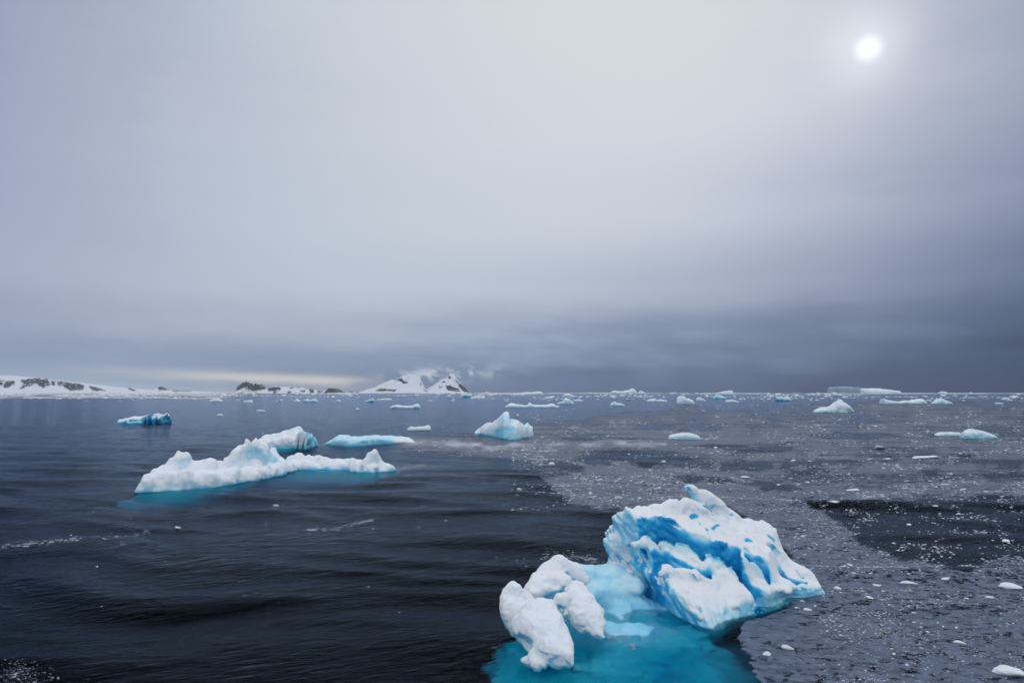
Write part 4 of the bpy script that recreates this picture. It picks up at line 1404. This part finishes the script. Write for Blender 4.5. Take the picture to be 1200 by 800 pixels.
M_TAB = shaded_ice_material()
FARB = [
    # outline, waterline v, bare-ice tint, label
    ([(477, 502), (481, 499.7), (487, 500.2), (492, 499.5), (498, 499), (501, 498), (504, 499.7), (505, 502.5)], 504, 0.06, 'small white floe behind the flat pale turquoise floe'),
    ([(456.5, 477), (460, 474.8), (464, 474), (472, 475.6), (482, 475.2), (487, 473.4), (491, 474), (492.5, 477)], 478.3, 0.32, 'low floe with a cyan middle, in front of the two snowy peaks'),
    ([(955, 482), (962, 479), (972, 477), (980, 474.3), (985, 470), (990, 467), (994, 470), (1000, 477), (1003, 482)], 483.3, 0.12, 'sharp white triangular berg on the right, reflected in calm water'),
    ([(784, 511.5), (786, 508.5), (795, 508), (803, 507), (812, 507.5), (818, 509), (821, 512)], 515, 0.14, 'flat white loaf-shaped floe right of the fin-topped berg'),
    ([(1098.5, 509), (1104, 506.4), (1109, 505.7), (1118, 506), (1126, 506), (1130, 508.5)], 510.8, 0.16, 'low pale floe touching the left end of a bigger wedge-shaped one'),
    ([(1131, 508), (1133, 505), (1137, 504.4), (1142, 502.8), (1152, 503.4), (1160, 507), (1168, 510), (1173, 513)], 514.2, 0.30, 'wedge-shaped white floe with dark blue waterline near the right edge'),
    ([(1036, 472), (1036.6, 466.8), (1040, 467.6), (1046, 469), (1055, 470.6), (1065, 469), (1072, 469.4), (1078, 467.5), (1084, 467.5), (1087.6, 471)], 473, 0.18, 'long white floe of two humps, right of the triangular berg'),
    ([(1092, 471.6), (1097, 470.5), (1101, 467), (1105, 466.5), (1109, 469), (1115, 470.5), (1118, 472.6)], 473.2, 0.28, 'rounded pale blue berg at the right end of the two-humped floe'),
    ([(592, 475.5), (598, 472.3), (607, 473.3), (615, 475), (618.6, 474), (621, 471.2), (624.6, 474), (636.6, 474.5), (643, 474), (647, 472.2), (651, 474.7), (655, 476.3)], 477.3, 0.16, 'long low floe with a small point, beyond the fin-topped berg'),
    ([(653, 472), (656, 471), (660.5, 470), (662, 466.6), (665, 466), (668, 467), (669.4, 469.4), (673, 471.8)], 473.2, 0.18, 'small peaked floe at the right end of the long low floe with a point'),
    ([(670, 468.9), (676, 468), (680, 467.6), (684, 468.8)], 469.6, 0.1, 'thin white sliver of ice behind the small peaked floe'),
    ([(659, 463.4), (662, 461.4), (666, 460.6), (670, 462), (673, 464)], 465.2, 0.2, 'small rounded distant berg above the small peaked floe'),
    ([(715, 474), (718, 471), (721, 470.3), (724.6, 472), (728.6, 472.6), (733, 474.4)], 475.5, 0.22, 'small domed floe with a low tail, right of the middle'),
    ([(600.6, 461.6), (610, 460), (616.6, 459.3), (623, 459.6), (630, 458.6), (634, 458.6), (636.8, 461)], 462.4, 0.12, 'wide white distant berg right of the two snowy peaks'),
    ([(716.6, 459), (719.3, 457.3), (724.6, 458), (731.3, 458), (738, 456.6), (742, 454.6), (745.3, 456.8), (747, 459.5)], 461.2, 0.10, 'tall white distant berg rising to a point on its right side'),
    ([(748, 459.4), (751, 457.6), (756, 459.6)], 461.0, 0.1, 'tiny white berg beside the tall pointed distant one'),
    ([(794, 468), (796, 464.2), (800, 463.8), (803.4, 464.8), (805.5, 467.3), (809.4, 467.2), (812, 468.8), (814, 470.8)], 473.2, 0.14, 'chunky white berg with a lower right shoulder, right of the middle'),
    ([(758.6, 468.6), (763, 467.7), (768, 466.8), (772, 468.2), (778, 468), (783, 468.8)], 470.4, 0.12, 'thin white floe left of the chunky white berg'),
    ([(816, 467), (819, 465.4), (821.4, 465.2), (824, 466.8), (827.4, 468.4)], 469.5, 0.12, 'small white floe right of the chunky white berg'),
    ([(837.6, 459.8), (846, 459), (853, 458.2), (858.8, 457.4), (859.6, 459.4)], 461.0, 0.05, 'white slab tilted up to the right on the horizon'),
    ([(836, 464.6), (841, 462), (846.8, 463.4), (852, 465.6)], 467.4, 0.42, 'cyan floe under the tilted white slab on the horizon'),
    ([(850.6, 468.8), (858.6, 467.6), (866.8, 470)], 471.2, 0.1, 'thin white floe in front of the cyan one below the tilted slab'),
    ([(910.4, 466.4), (911, 464.6), (914, 463.8), (919, 465.3), (926, 466), (927.4, 468)], 469.8, 0.55, 'bright cyan floe left of the triangular berg'),
    ([(972, 459), (972.4, 454), (981, 453.4), (991, 453.3), (1002, 453), (1008.6, 453.2), (1009, 459)], 460.6, 0.62, 'flat-topped blue-grey tabular berg on the horizon'),
    ([(1009.6, 456.4), (1010.8, 454.2), (1013, 454.8), (1023, 454.6), (1036.6, 455.2), (1047, 456), (1057, 458)], 460.6, 0.05, 'low white snow-covered berg tapering right of the tabular one'),
    ([(1100, 459.6), (1105, 458.4), (1111, 459)], 460.9, 0.05, 'small flat white berg on the horizon near the right edge'),
    ([(1166.6, 472), (1172, 471.3), (1176.8, 472)], 473.2, 0.12, 'small flat white floe near the right edge, alone in open water'),
    ([(1184, 464.2), (1189, 463.2), (1195, 464)], 465.4, 0.1, 'small white floe closest to the right edge below the horizon'),
    ([(1174.4, 467), (1178, 466), (1183, 465.6), (1185, 467)], 468.2, 0.1, 'small ragged white floe left of the one closest to the right edge'),
    ([(245, 469), (249, 467.6), (253, 466.8), (261, 468.8)], 470.4, 0.1, 'white floe in front of the pack ice, left of the dark headland'),
    ([(284, 470), (288, 469), (293, 468.6), (296, 470)], 471.2, 0.1, 'flat white floe below the dark headland'),
    ([(300.6, 480.6), (305, 479.6), (310.4, 480.6)], 481.6, 0.05, 'tiny white floe alone in grey water below the rocky islet'),
    ([(254, 485.8), (257, 484.6), (261, 485.6)], 486.9, 0.05, 'tiny white floe right of the slanted deep blue floe'),
    ([(344.6, 469.6), (347, 467), (351.6, 469.8)], 470.8, 0.12, 'pale pointed ice lump left of the cyan floe below the rocky islet'),
    ([(354.6, 469), (358.6, 467), (362.6, 468.4), (368, 467), (372, 469.4)], 470.8, 0.42, 'cyan and white floe below the rocky islet'),
    ([(393, 469.4), (396, 468.2), (399, 469.4)], 470.6, 0.1, 'little white floe right of the cyan and white one below the islet'),
    ([(426, 469.9), (429, 468.8), (433, 468.3), (436, 466.4), (438.8, 469.4)], 470.8, 0.5, 'cyan floe with a pointed right end below the left snowy peak'),
    ([(441, 467.6), (449, 467), (458.8, 466.7)], 468.6, 0.06, 'thin white floe below the left snowy peak'),
    ([(416, 478.6), (418.6, 477.8), (421.4, 478.8)], 479.7, 0.05, 'tiny white floe left of the low floe with a cyan middle'),
    ([(541, 462.6), (542.6, 461), (545, 460), (549, 461.4), (552.4, 461), (554, 464)], 465.6, 0.48, 'cyan berg below the right snowy peak'),
    ([(551, 465.6), (555, 464.8), (559, 463.8), (568.4, 464.6)], 466.9, 0.1, 'white floe at the right end of the cyan berg below the peak'),
    ([(565.6, 460.6), (570, 458.8), (575, 460)], 462.2, 0.08, 'white distant berg right of the two peaks, nearest to them'),
    ([(529, 468.4), (530.8, 467.2), (532.6, 468.4)], 469.8, 0.1, 'tiny white lump of ice below the gap right of the snowy peaks'),
]
for i, (ol, wv, tint, lab) in enumerate(FARB):
    Y = at(600, wv)[1]
    wpx = ol[-1][0] - ol[0][0]
    px = Y / 800.0
    hpx = wv - min(p[1] for p in ol)
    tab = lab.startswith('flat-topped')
    thick = max(wpx * 0.45, hpx * 1.6) * px
    thick = min(thick, Y * 0.16)
    h = max(px * 0.55, wpx * px / 110)
    org, pc = floe(ol, [(ol[0][0], wv - min(0.15, 60.0 / Y)), (ol[-1][0], wv)], thick, h, front=0.85 if tab else 0.45, crest=0.4, seed=500 + i * 7, under=1.5 * h,
                   rough=[(0.10 * hpx * px + 0.25 * h, (0.16 / px,) * 3, 2, 500 + i * 7, False), (0.35 * h, (0.5 / px,) * 3, 2, 503 + i * 7, True)])
    v, q, n = pc[0]
    b = ice_colour(v, n, 520 + i, pale=min(0.06 + tint * 0.6, 0.4), bare=0.2 + 1.2 * tint, wet=min(0.3 + 1.2 * tint, 0.9), wet_h=hpx * px * 0.35, patch=tint * 0.9, size=px * 4)
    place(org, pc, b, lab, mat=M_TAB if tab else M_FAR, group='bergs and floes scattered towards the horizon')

# ------------------------------------------------------------------ land on the horizon
def land_material():
    m, t, out = new_mat('snow_and_rock')
    rk, cs = attr('rock'), attr('coast')
    oc = objcoord()
    n1 = noise(oc, 0.016, 6.0, 0.65)
    n2 = noise(oc, 0.055, 5.0, 0.65)
    rock = ss(rk + (n1 - 0.5) * 3.0 + (n2 - 0.5) * 3.0, 0.50, 0.66) * ss(rk, 0.0, 0.2)
    rc = mixcol(n2, (0.035, 0.038, 0.045), (0.10, 0.10, 0.105))
    col = mixcol(rock, mixcol(n1, (0.66, 0.70, 0.77), (0.80, 0.82, 0.86)), rc)
    p = principled(Base_Color=col, Roughness=0.85, Specular_IOR_Level=0.2, Normal=bump(n2 * 10.0 + n1 * 16.0, 0.8, 1.0))
    t.links.new(p.outputs[0], out.inputs[0])
    return m


M_LAND = land_material()


def land(name, prof, Y, deep, rocks, seed, label, cols=260, rows=44, rough=0.16, front=0.62, base_rock=0.0, power=0.8):
    """a coast: skyline [(u, v)] at its crest, a slope down to the sea in front, rocks as pixel outlines"""
    us = np.linspace(prof[0][0], prof[-1][0], cols)
    vt = pl(prof, us)
    V, rk = [], []
    ts = np.concatenate([np.linspace(0, 1, rows), 1 + np.linspace(0.08, 1, 14)])
    crest = np.array([W(u, v_, Y + deep * front) for u, v_ in zip(us, vt)])
    hz = np.maximum(crest[:, 2], 0.5) * (1 + (0.16 if rough > 0.1 else 0.0) * fbm(us / 7.0, 0 * us, 0 * us + 2, 4, seed + 3, 0.6))
    end = np.clip(np.minimum(us - us[0], us[-1] - us) / (0.05 * (us[-1] - us[0])), 0.05, 1)
    for t in ts:
        yy = Y + deep * front * t if t <= 1 else Y + deep * front + deep * (1 - front) * (t - 1)
        g = t ** power if t <= 1 else math.cos((t - 1) * math.pi / 2)
        xx = crest[:, 0] * (yy / (Y + deep * front))
        nz = fbm(xx / (0.10 * deep), np.full(cols, yy) / (0.10 * deep), 0 * xx, 4, seed, 0.55, True)
        z = hz * g * (1 + rough * nz * min(1, 3 * abs(1 - t) + 0.25)) - 1.0 * (t == 0) - (3 if t > 1.95 else 0)
        V.append(np.stack([xx, np.full(cols, yy), z], 1))
    V = np.array(V)
    nr = len(ts)
    ii = np.arange(nr * cols).reshape(nr, cols)
    Q = np.stack([ii[:-1, :-1], ii[:-1, 1:], ii[1:, 1:], ii[1:, :-1]], -1).reshape(-1, 4)
    P = V.reshape(-1, 3)
    u, v = proj(*P.T)
    r = np.full(len(P), base_rock)
    for poly in rocks:
        r = np.maximum(r, sstep(-d_poly(u, v, poly), -2.0, 1.6))
    org = P.mean(0) * np.array((1, 1, 0))
    o = link(name, make_mesh(name, local(P, org), Q, True, dict(rock=r, coast=r)), M_LAND, org)
    return tag(o, label, None, None, 'structure')


land('snow_dome', [(-160, 432), (-60, 432), (0, 439.5), (20, 440.5), (45, 442.5), (80, 447), (105, 449.5), (130, 452.5), (155, 455), (180, 456.5), (215, 458), (262, 459.6), (280, 460)],
     6300, 1700, [], 601, 'pale snow dome rising to the left edge of the horizon', rough=0.05)
land('coast_hills', [(-120, 446), (-40, 446), (0, 444), (10, 445.5), (22, 447), (34, 444.5), (45, 443), (53, 443.2), (60, 446), (70, 446.5), (85, 449), (98, 450.5),
                     (103, 451), (112, 453), (124, 457.2), (140, 457.8), (150, 455), (155, 455.6), (162, 458), (176, 458.2), (188, 453), (192, 454), (199, 457), (206, 457.2), (222, 457.4), (240, 460)],
     5600, 1500, [[(-2, 444), (4, 446), (3, 451), (0, 452)], [(6, 447), (16, 446), (17, 450), (6, 455), (4, 453)],
                  [(24, 445), (45, 442), (54, 442), (58, 448), (60, 451), (50, 454), (43, 449), (30, 453), (23, 456), (27, 450)],
                  [(60, 446), (66, 446), (64, 451), (60, 451)], [(67, 447), (84, 448), (99, 450), (97, 457), (82, 457.5), (74, 452), (67, 451)],
                  [(103, 451.5), (112, 453), (124, 457.6), (108, 457.6)], [(150, 453), (160, 457.6), (156, 458), (150, 455.5)],
                  [(184, 452), (192, 452), (198, 457), (186, 457)], [(202, 456), (224, 456.5), (224, 458.4), (202, 458)]],
     605, 'snow hills with dark rock faces along the left horizon', cols=420, rough=0.26)
land('headland', [(276, 460), (276.6, 456.6), (279, 451.6), (283, 449), (288.7, 446.8), (293, 448), (297, 449), (304, 450.5), (310, 452.4), (313, 458), (315, 460)],
     5600, 500, [[(270, 440), (320, 440), (320, 454), (300, 457.6), (285, 455), (282, 457), (270, 457)]], 611,
     'dark grey rounded headland on the left horizon', cols=120, base_rock=0.30)
land('rocky_islet', [(302, 460), (304, 459.4), (308, 456), (313, 455), (316, 454.6), (322, 453), (327, 452.6), (334, 453.2), (342.6, 453.4), (350, 455), (354, 454), (359, 456.4), (364, 455.4), (370, 457),
                     (376, 458), (383, 457), (385, 455), (392, 455.2), (396, 456), (401, 458), (404, 460), (407, 459.6), (410, 457.6), (414, 458), (417, 460)],
     4600, 400, [[(313, 454), (328, 453), (329, 457), (321, 460), (314, 457)], [(362.5, 455), (367.5, 456), (367.5, 460), (363, 459.5)], [(384, 454), (396, 455), (405, 459), (402, 461), (383, 460.6), (379, 461)],
                 [(337, 458.4), (342, 458), (342, 460), (337, 460)], [(373, 458), (378, 458.4), (378, 460), (373, 460)], [(407, 457), (415, 457.6), (415, 459.6), (407, 459.6)],
                 [(340, 453), (344, 453.4), (344, 455), (340, 455)], [(352, 457), (357, 457), (357, 458.6), (352, 458.6)]], 621,
     'low snowy islet with brown rock patches, right of the dark headland', cols=240, rough=0.2)
land('snow_peak', [(420, 460), (423, 458.6), (432, 456), (440, 453.4), (450, 449.5), (458, 447), (465, 443.8), (472, 441.5), (480, 439.5), (487, 441), (492, 443.6), (495, 449), (498, 455), (503, 458.6), (506, 460)],
     5200, 1100, [[(464, 444.6), (470, 443), (478, 449), (473, 449.4)], [(440, 457), (447, 455), (456, 456), (464, 456.6), (462, 458.8), (450, 458), (441, 458.4)],
                  [(491, 447.6), (494, 450), (493, 451.6)], [(496, 455.6), (503, 458.6), (499, 459.6)]], 631, 'left and broader of two snowy peaks with torn cloud', rough=0.34, power=1.0)
land('snow_peak', [(496, 460), (500, 456), (507, 452.4), (513, 448.6), (519, 444.4), (524, 441.4), (527, 439.6), (530, 440.8), (534, 444), (537, 446), (541, 449.6), (546, 454.6), (551, 459), (553, 460)],
     5400, 900, [[(518, 446.6), (523, 446.4), (523, 449), (519, 449)], [(523, 452), (530, 453), (537, 454), (539, 458), (529, 458), (524, 457)], [(533, 444.6), (541, 450), (553, 460), (544, 459.6), (540, 455), (536, 450)],
                 [(524, 441), (528, 440), (529, 443), (526, 444)], [(515, 453), (518, 452.6), (518, 454), (515, 454)]], 641, 'right and steeper of two snowy peaks, rockier on its right side', rough=0.36, power=1.05)

# ------------------------------------------------------------------ the air between here and the far shore
hz = 8200.0
hb = [(-hz, -hz, -23), (hz, -hz, -23), (hz, hz, -23), (-hz, hz, -23), (-hz, -hz, 480), (hz, -hz, 480), (hz, hz, 480), (-hz, hz, 480)]
hm, ht, hout = new_mat('sea_haze')
hv = ht.nodes.new('ShaderNodeVolumePrincipled')
hv.inputs['Color'].default_value = (0.44, 0.55, 0.72, 1)
hv.inputs['Density'].default_value = 2.2e-5
hv.inputs['Anisotropy'].default_value = 0.1
ht.links.new(hv.outputs[0], hout.inputs['Volume'])
haze = link('haze', make_mesh('haze', hb, [(0, 3, 2, 1), (4, 5, 6, 7), (0, 1, 5, 4), (1, 2, 6, 5), (2, 3, 7, 6), (3, 0, 4, 7)], False), hm)
tag(haze, 'thin grey haze over the sea', 'haze', kind='stuff')

# ------------------------------------------------------------------ loose ice: chunks one can count, then the fine brash
import bmesh
CHUNKS = []
for k in range(12):
    bm = bmesh.new()
    bmesh.ops.create_icosphere(bm, subdivisions=3 if k < 8 else 2, radius=1.0)
    P = np.array([v_.co for v_ in bm.verts])
    # blocky, lopsided, flat-bottomed
    cr_ = np.random.default_rng(900 + k)
    nn = cr_.standard_normal((13, 3)) * np.array((1, 1, 0.8))
    nn /= np.linalg.norm(nn, axis=1, keepdims=True)
    off = cr_.uniform(0.42, 1.0, 13)
    dots = P @ nn.T
    rad = np.where(dots > 0.05, off[None] / np.maximum(dots, 0.05), 9).min(1).clip(0.3, 1.35)
    P = P * rad[:, None]
    d = 1 + 0.30 * fbm(P[:, 0] * 1.1, P[:, 1] * 1.1, P[:, 2] * 1.1, 3, 700 + k) + 0.10 * fbm(P[:, 0] * 3, P[:, 1] * 3, P[:, 2] * 3, 2, 720 + k, 0.5, True)
    P = P * d[:, None]
    P[:, 2] += 0.35 * P[:, 0] * math.sin(k * 2.1) * (1 if k % 3 else 0.3)
    P[:, 2] = np.where(P[:, 2] < 0, P[:, 2] * 0.5, P[:, 2])
    for v_, p in zip(bm.verts, P):
        v_.co = p
    me = bpy.data.meshes.new('ice_chunk')
    bm.to_mesh(me)
    bm.free()
    for p_ in me.polygons:
        p_.use_smooth = True
    at_ = me.attributes.new('blue', 'FLOAT', 'POINT')
    at_.data.foreach_set('value', np.clip(0.07 + 0.35 * (1 - sstep(P[:, 2], -0.1, 0.35)) + 0.10 * vnoise(*(P.T * 1.5), 4), 0, 1).astype(np.float32))
    me.materials.append(M_FAR)
    CHUNKS.append(me)


def chunk(u0, u1, v0, v1, label, group=None, k=None, name='ice_chunk', yaw=None):
    """chunk whose visible box is u0..u1, v0..v1 (waterline near v1)"""
    p = at((u0 + u1) / 2, v1 - 0.15 * (v1 - v0))
    px = p[1] / 800.0
    w = (u1 - u0) * px
    hgt = max((v1 - v0) * px * float(np.interp(p[1], [30, 150], [0.40, 0.75])), 0.05)
    me = CHUNKS[rng.integers(len(CHUNKS)) if k is None else k]
    o = link(name, me, None, (p[0], p[1], float(swell(np.array([p[0]]), np.array([p[1]]))[0]) * 0.6 + hgt * 0.06))
    o.scale = (w * 0.46, w * rng.uniform(0.30, 0.5), hgt * 0.72)
    o.rotation_euler = (0, 0, rng.uniform(-0.35, 0.35) if yaw is None else yaw)
    return tag(o, label, 'ice chunk', group)


NEAR = [
    (1169, 1201, 771, 790, 'white boat-shaped floe in the slush at the bottom right corner', -0.5),
    (1169, 1196, 675, 687, 'white wedge of ice in the slush at the right edge', -0.35),
    (1099, 1116, 671, 679, 'white ice piece at the lower edge of the dark open patch on the right', -0.2),
    (914, 933, 749, 761, 'rounded grey-white lump in the slush, bigger of two below the iceberg tip', -0.5),
    (892, 905, 757, 768, 'rounded white lump beside the dark teal water, smaller of two below the iceberg tip', -0.6),
    (992.5, 1011, 568, 575, 'flat white chunk at the left end of the dark lead, behind the iceberg', 0),
    (965.5, 986, 586.5, 591.5, 'long low white chunk on the edge of the dark open patch behind the iceberg', 0),
    (1070, 1101, 532, 537, 'longest thin white floe fragment in the brash on the right', 0),
    (1022.5, 1039, 520, 526, 'white domed chunk in the brash below the triangular berg', 0),
    (1053, 1076, 676, 681, 'thin pale sliver of ice in the slush right of the iceberg tip', 0),
    (1010.7, 1025, 696, 701.5, 'thin white chunk in the slush, right of and below the iceberg tip', 0),
    (976, 987, 684, 691, 'small tilted chunk just right of the iceberg tip', -0.6),
    (936, 945, 624, 629.5, 'small white chunk right of the iceberg shoulder', 0),
    (1117, 1132, 748, 753, 'pale sliver of ice alone in the lower right slush', -0.2),
    (205, 213, 614.5, 620, 'small white chunk in a foam streak below the long white floe', 0),
    (320, 328, 589, 593, 'small white chunk in dark water below the middle of the long white floe', 0),
    (605, 613, 569.5, 574, 'small white chunk in dark water left of the slush edge', 0),
    (642, 651, 540.5, 545, 'small white chunk below the pale slush band right of the fin-topped berg', 0),
    (745, 753, 580, 585, 'biggest white chunk in the slush tongue behind the iceberg peak', 0),
    (865, 883, 556, 560, 'long white chunk in the dark streaks behind the iceberg spike', 0),
    (772, 782, 537, 541.5, 'white chunk on the right side of the dark hole in the slush', 0),
    (759, 764.5, 547, 552, 'white chunk on the lower rim of the dark hole in the slush', 0),
    (1173, 1184, 630.5, 635, 'small white chunk in the dark open patch near the right edge', 0),
    (1044, 1050, 632, 637, 'small white chunk in the middle of the dark open patch', 0),
    (1034, 1045, 535, 539, 'white chunk left of the longest thin floe fragment', 0),
    (1111, 1126, 534, 537.5, 'thin white chunk right of the longest thin floe fragment', 0),
]
for u0, u1, v0, v1, lab, yw in NEAR:
    chunk(u0, u1, v0, v1, lab, 'larger ice chunks drifting in the slush and brash', yaw=yw)
SMALL = [(1074, 1082, 547, 549.5), (1100, 1116, 566, 569), (1125, 1132, 570, 574), (1091, 1101, 591, 594.5), (946, 954, 538, 541.5), (940, 951, 562, 566),
         (1029, 1036, 577, 581), (924, 934, 536, 540.5), (1021, 1032, 680, 685), (1154, 1165, 698, 702), (986, 993, 660, 665.5), (997, 1005, 668.5, 674),
         (992, 1001, 657, 661.5), (937, 944, 699, 705), (720, 728, 578, 581.5), (735, 740, 530, 533), (689, 695, 574, 578), (852, 860, 539, 543),
         (836, 841, 523, 526), (930, 938, 707, 711), (940, 951, 709, 713), (952, 958, 705, 709), (1120, 1128, 600, 602.5), (1060, 1070, 612, 615)]
ZONES = [
    # u range, v range, how many, pixel width range, label
    ((650, 790), (560, 596), 42, (2.2, 6.0), 'small white ice piece in the grey slush tongue behind the iceberg'),
    ((560, 760), (524, 545), 44, (2.2, 5.0), 'small white ice piece in the brash band right of the fin-topped berg'),
    ((780, 1200), (486, 530), 62, (2.2, 5.0), 'small white ice piece in the scattered brash on the right half'),
    ((860, 1200), (530, 578), 46, (2.4, 6.5), 'small white ice piece floating in the brash above the dark open patch'),
    ((960, 1200), (590, 655), 18, (2.5, 6.0), 'small pale ice piece scattered over the dark open patch on the right'),
    ((890, 1190), (660, 790), 26, (3.0, 8.0), 'small ice lump frozen into the grey slush at the lower right'),
]
for u0, u1, v0, v1 in SMALL:
    for (ua, ub), (va, vb), cnt, wr, lab in ZONES:
        if ua <= (u0 + u1) / 2 <= ub and va <= v1 <= vb + 5:
            chunk(u0, u1, v0, v1, lab, lab.replace('small', 'small', 1).replace(' piece', ' pieces').replace(' lump', ' lumps'))
            break
for (ua, ub), (va, vb), cnt, wr, lab in ZONES:
    done = 0
    while done < cnt:
        u, v = rng.uniform(ua, ub), rng.uniform(va, vb)
        p = at(u, v)
        c_ = float(ice_cover(np.array([p[0]]), np.array([p[1]]))[0][0])
        if rng.random() > c_ + (0.5 if 'open patch on' in lab else 0.05):
            continue
        if 730 < u < 965 and v > 575 and v > 560 + abs(u - 805) * 0.62:
            continue
        if v > 735 and u < 895:
            continue
        w = wr[0] + (wr[1] - wr[0]) * rng.random() ** 2.2
        chunk(u - w / 2, u + w / 2, v - w * rng.uniform(0.3, 0.5), v, lab, lab.replace(' piece', ' pieces').replace(' lump', ' lumps'))
        done += 1

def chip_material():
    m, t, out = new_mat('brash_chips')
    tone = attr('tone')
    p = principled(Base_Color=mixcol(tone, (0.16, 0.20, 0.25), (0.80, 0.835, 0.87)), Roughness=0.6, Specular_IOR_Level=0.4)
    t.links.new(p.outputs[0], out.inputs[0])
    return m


# fine brash: thousands of chips, too many to count, in one mesh
bm = bmesh.new()
bmesh.ops.create_icosphere(bm, subdivisions=1, radius=1.0)
IV = np.array([v_.co for v_ in bm.verts])
IF = np.array([[v_.index for v_ in f_.verts] for f_ in bm.faces])
bm.free()


def scatter(n, ur, vr, fn, wr):
    """n chips over a stretch of sea, thinned by fn(u, v, cover)"""
    got = []
    while sum(len(g[0]) for g in got) < n:
        u = rng.uniform(*ur, 6000)
        v = rng.uniform(*vr, 6000)
        d = (v - 400)
        b_ = 400 - v
        fy, fz = F * CP - b_ * SP, F * SP + b_ * CP
        s_ = -CAM_H / fz
        x, y = (u - CX) * s_, fy * s_
        c_ = ice_cover(x, y)
        ok = rng.random(6000) < fn(u, v, c_)
        got.append((x[ok], y[ok], u[ok], v[ok]))
    x, y, u, v = (np.concatenate([g[i] for g in got])[:n] for i in range(4))
    w = (wr[0] + (wr[1] - wr[0]) * rng.random(n) ** 3) * y / 800.0
    return x, y, w


def clump(u, v, a, b, seed):
    return sstep(fbm(u / a, v / b, np.zeros_like(u), 3, seed), -0.1, 0.45)


hid = lambda u, v: ((v > 735) & (u < 900)) | ((u > 560) & (u < 960) & (v > 600 + np.abs(u - 805) * 0.5))
parts = [
    scatter(9500, (600, 1260), (474, 600), lambda u, v, c: np.where(hid(u, v), 0, (0.2 + c[0]) * clump(u, v, 30, 5, 811)), (0.8, 3.6)),
    scatter(2300, (930, 1260), (576, 674), lambda u, v, c: np.where(c[0] < 0.6, 0.8 * clump(u, v, 20, 8, 813), 0.35), (0.8, 4.0)),
    scatter(1500, (870, 1260), (600, 810), lambda u, v, c: np.where(hid(u, v), 0, c[0] * clump(u, v, 50, 20, 815) + 0.06), (0.8, 3.0)),
    scatter(9000, (640, 1260), (556, 812), lambda u, v, c: np.where(hid(u, v), 0, sstep(c[0], 0.35, 0.7) * (0.25 + clump(u, v, 60, 22, 821))), (0.8, 3.4)),
    scatter(900, (480, 760), (516, 545), lambda u, v, c: c[0] * clump(u, v, 24, 4, 817), (0.8, 3.0)),
    scatter(2600, (-80, 1280), (460.6, 470), lambda u, v, c: np.clip(0.10 + 0.9 * c[2] + 0.25 * (u > 560), 0, 1) * np.clip(1.3 - (v - 460) / 9, 0.1, 1) * clump(u, v, 40, 1.5, 819), (1.0, 6.0)),
    scatter(160, (0, 520), (472, 720), lambda u, v, c: 0.02 + c[1], (0.7, 2.4)),
    scatter(130, (480, 760), (590, 670), lambda u, v, c: 0.01 + c[1] * 1.0, (0.8, 2.4)),
    scatter(260, (-30, 70), (770, 812), lambda u, v, c: c[1], (0.8, 2.6)),
]
x, y, w = (np.concatenate([p[i] for p in parts]) for i in range(3))
n = len(x)
dense_ = np.concatenate([np.full(len(p[0]), i == 3) for i, p in enumerate(parts)])
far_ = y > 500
sx = w * 0.5
sy = sx * rng.uniform(0.5, 1.0, n)
sz = sx * np.where(far_, rng.uniform(0.25, 0.5, n), rng.uniform(0.18, 0.45, n))
zz = swell(x, y) * 0.7 + sz * 0.05
yaw = rng.uniform(-0.6, 0.6, n)
V = IV[None] * (1 + 0.30 * rng.standard_normal((n, len(IV), 1)).clip(-1.2, 1.2))
V = V * np.stack([sx, sy, sz], 1)[:, None, :]
cx_, sx_ = np.cos(yaw)[:, None], np.sin(yaw)[:, None]
V = np.stack([V[..., 0] * cx_ - V[..., 1] * sx_ + x[:, None], V[..., 0] * sx_ + V[..., 1] * cx_ + y[:, None], V[..., 2] + zz[:, None]], -1)
Fc = IF[None] + (np.arange(n) * len(IV))[:, None, None]
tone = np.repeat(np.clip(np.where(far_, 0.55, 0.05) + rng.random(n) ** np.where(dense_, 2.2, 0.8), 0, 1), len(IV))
brash = link('brash_ice', make_mesh('brash_ice', V.reshape(-1, 3), Fc.reshape(-1, 3), False, dict(tone=tone)), chip_material())
tag(brash, 'fine white brash ice strewn over the slush and out to the horizon', 'brash ice', kind='stuff')
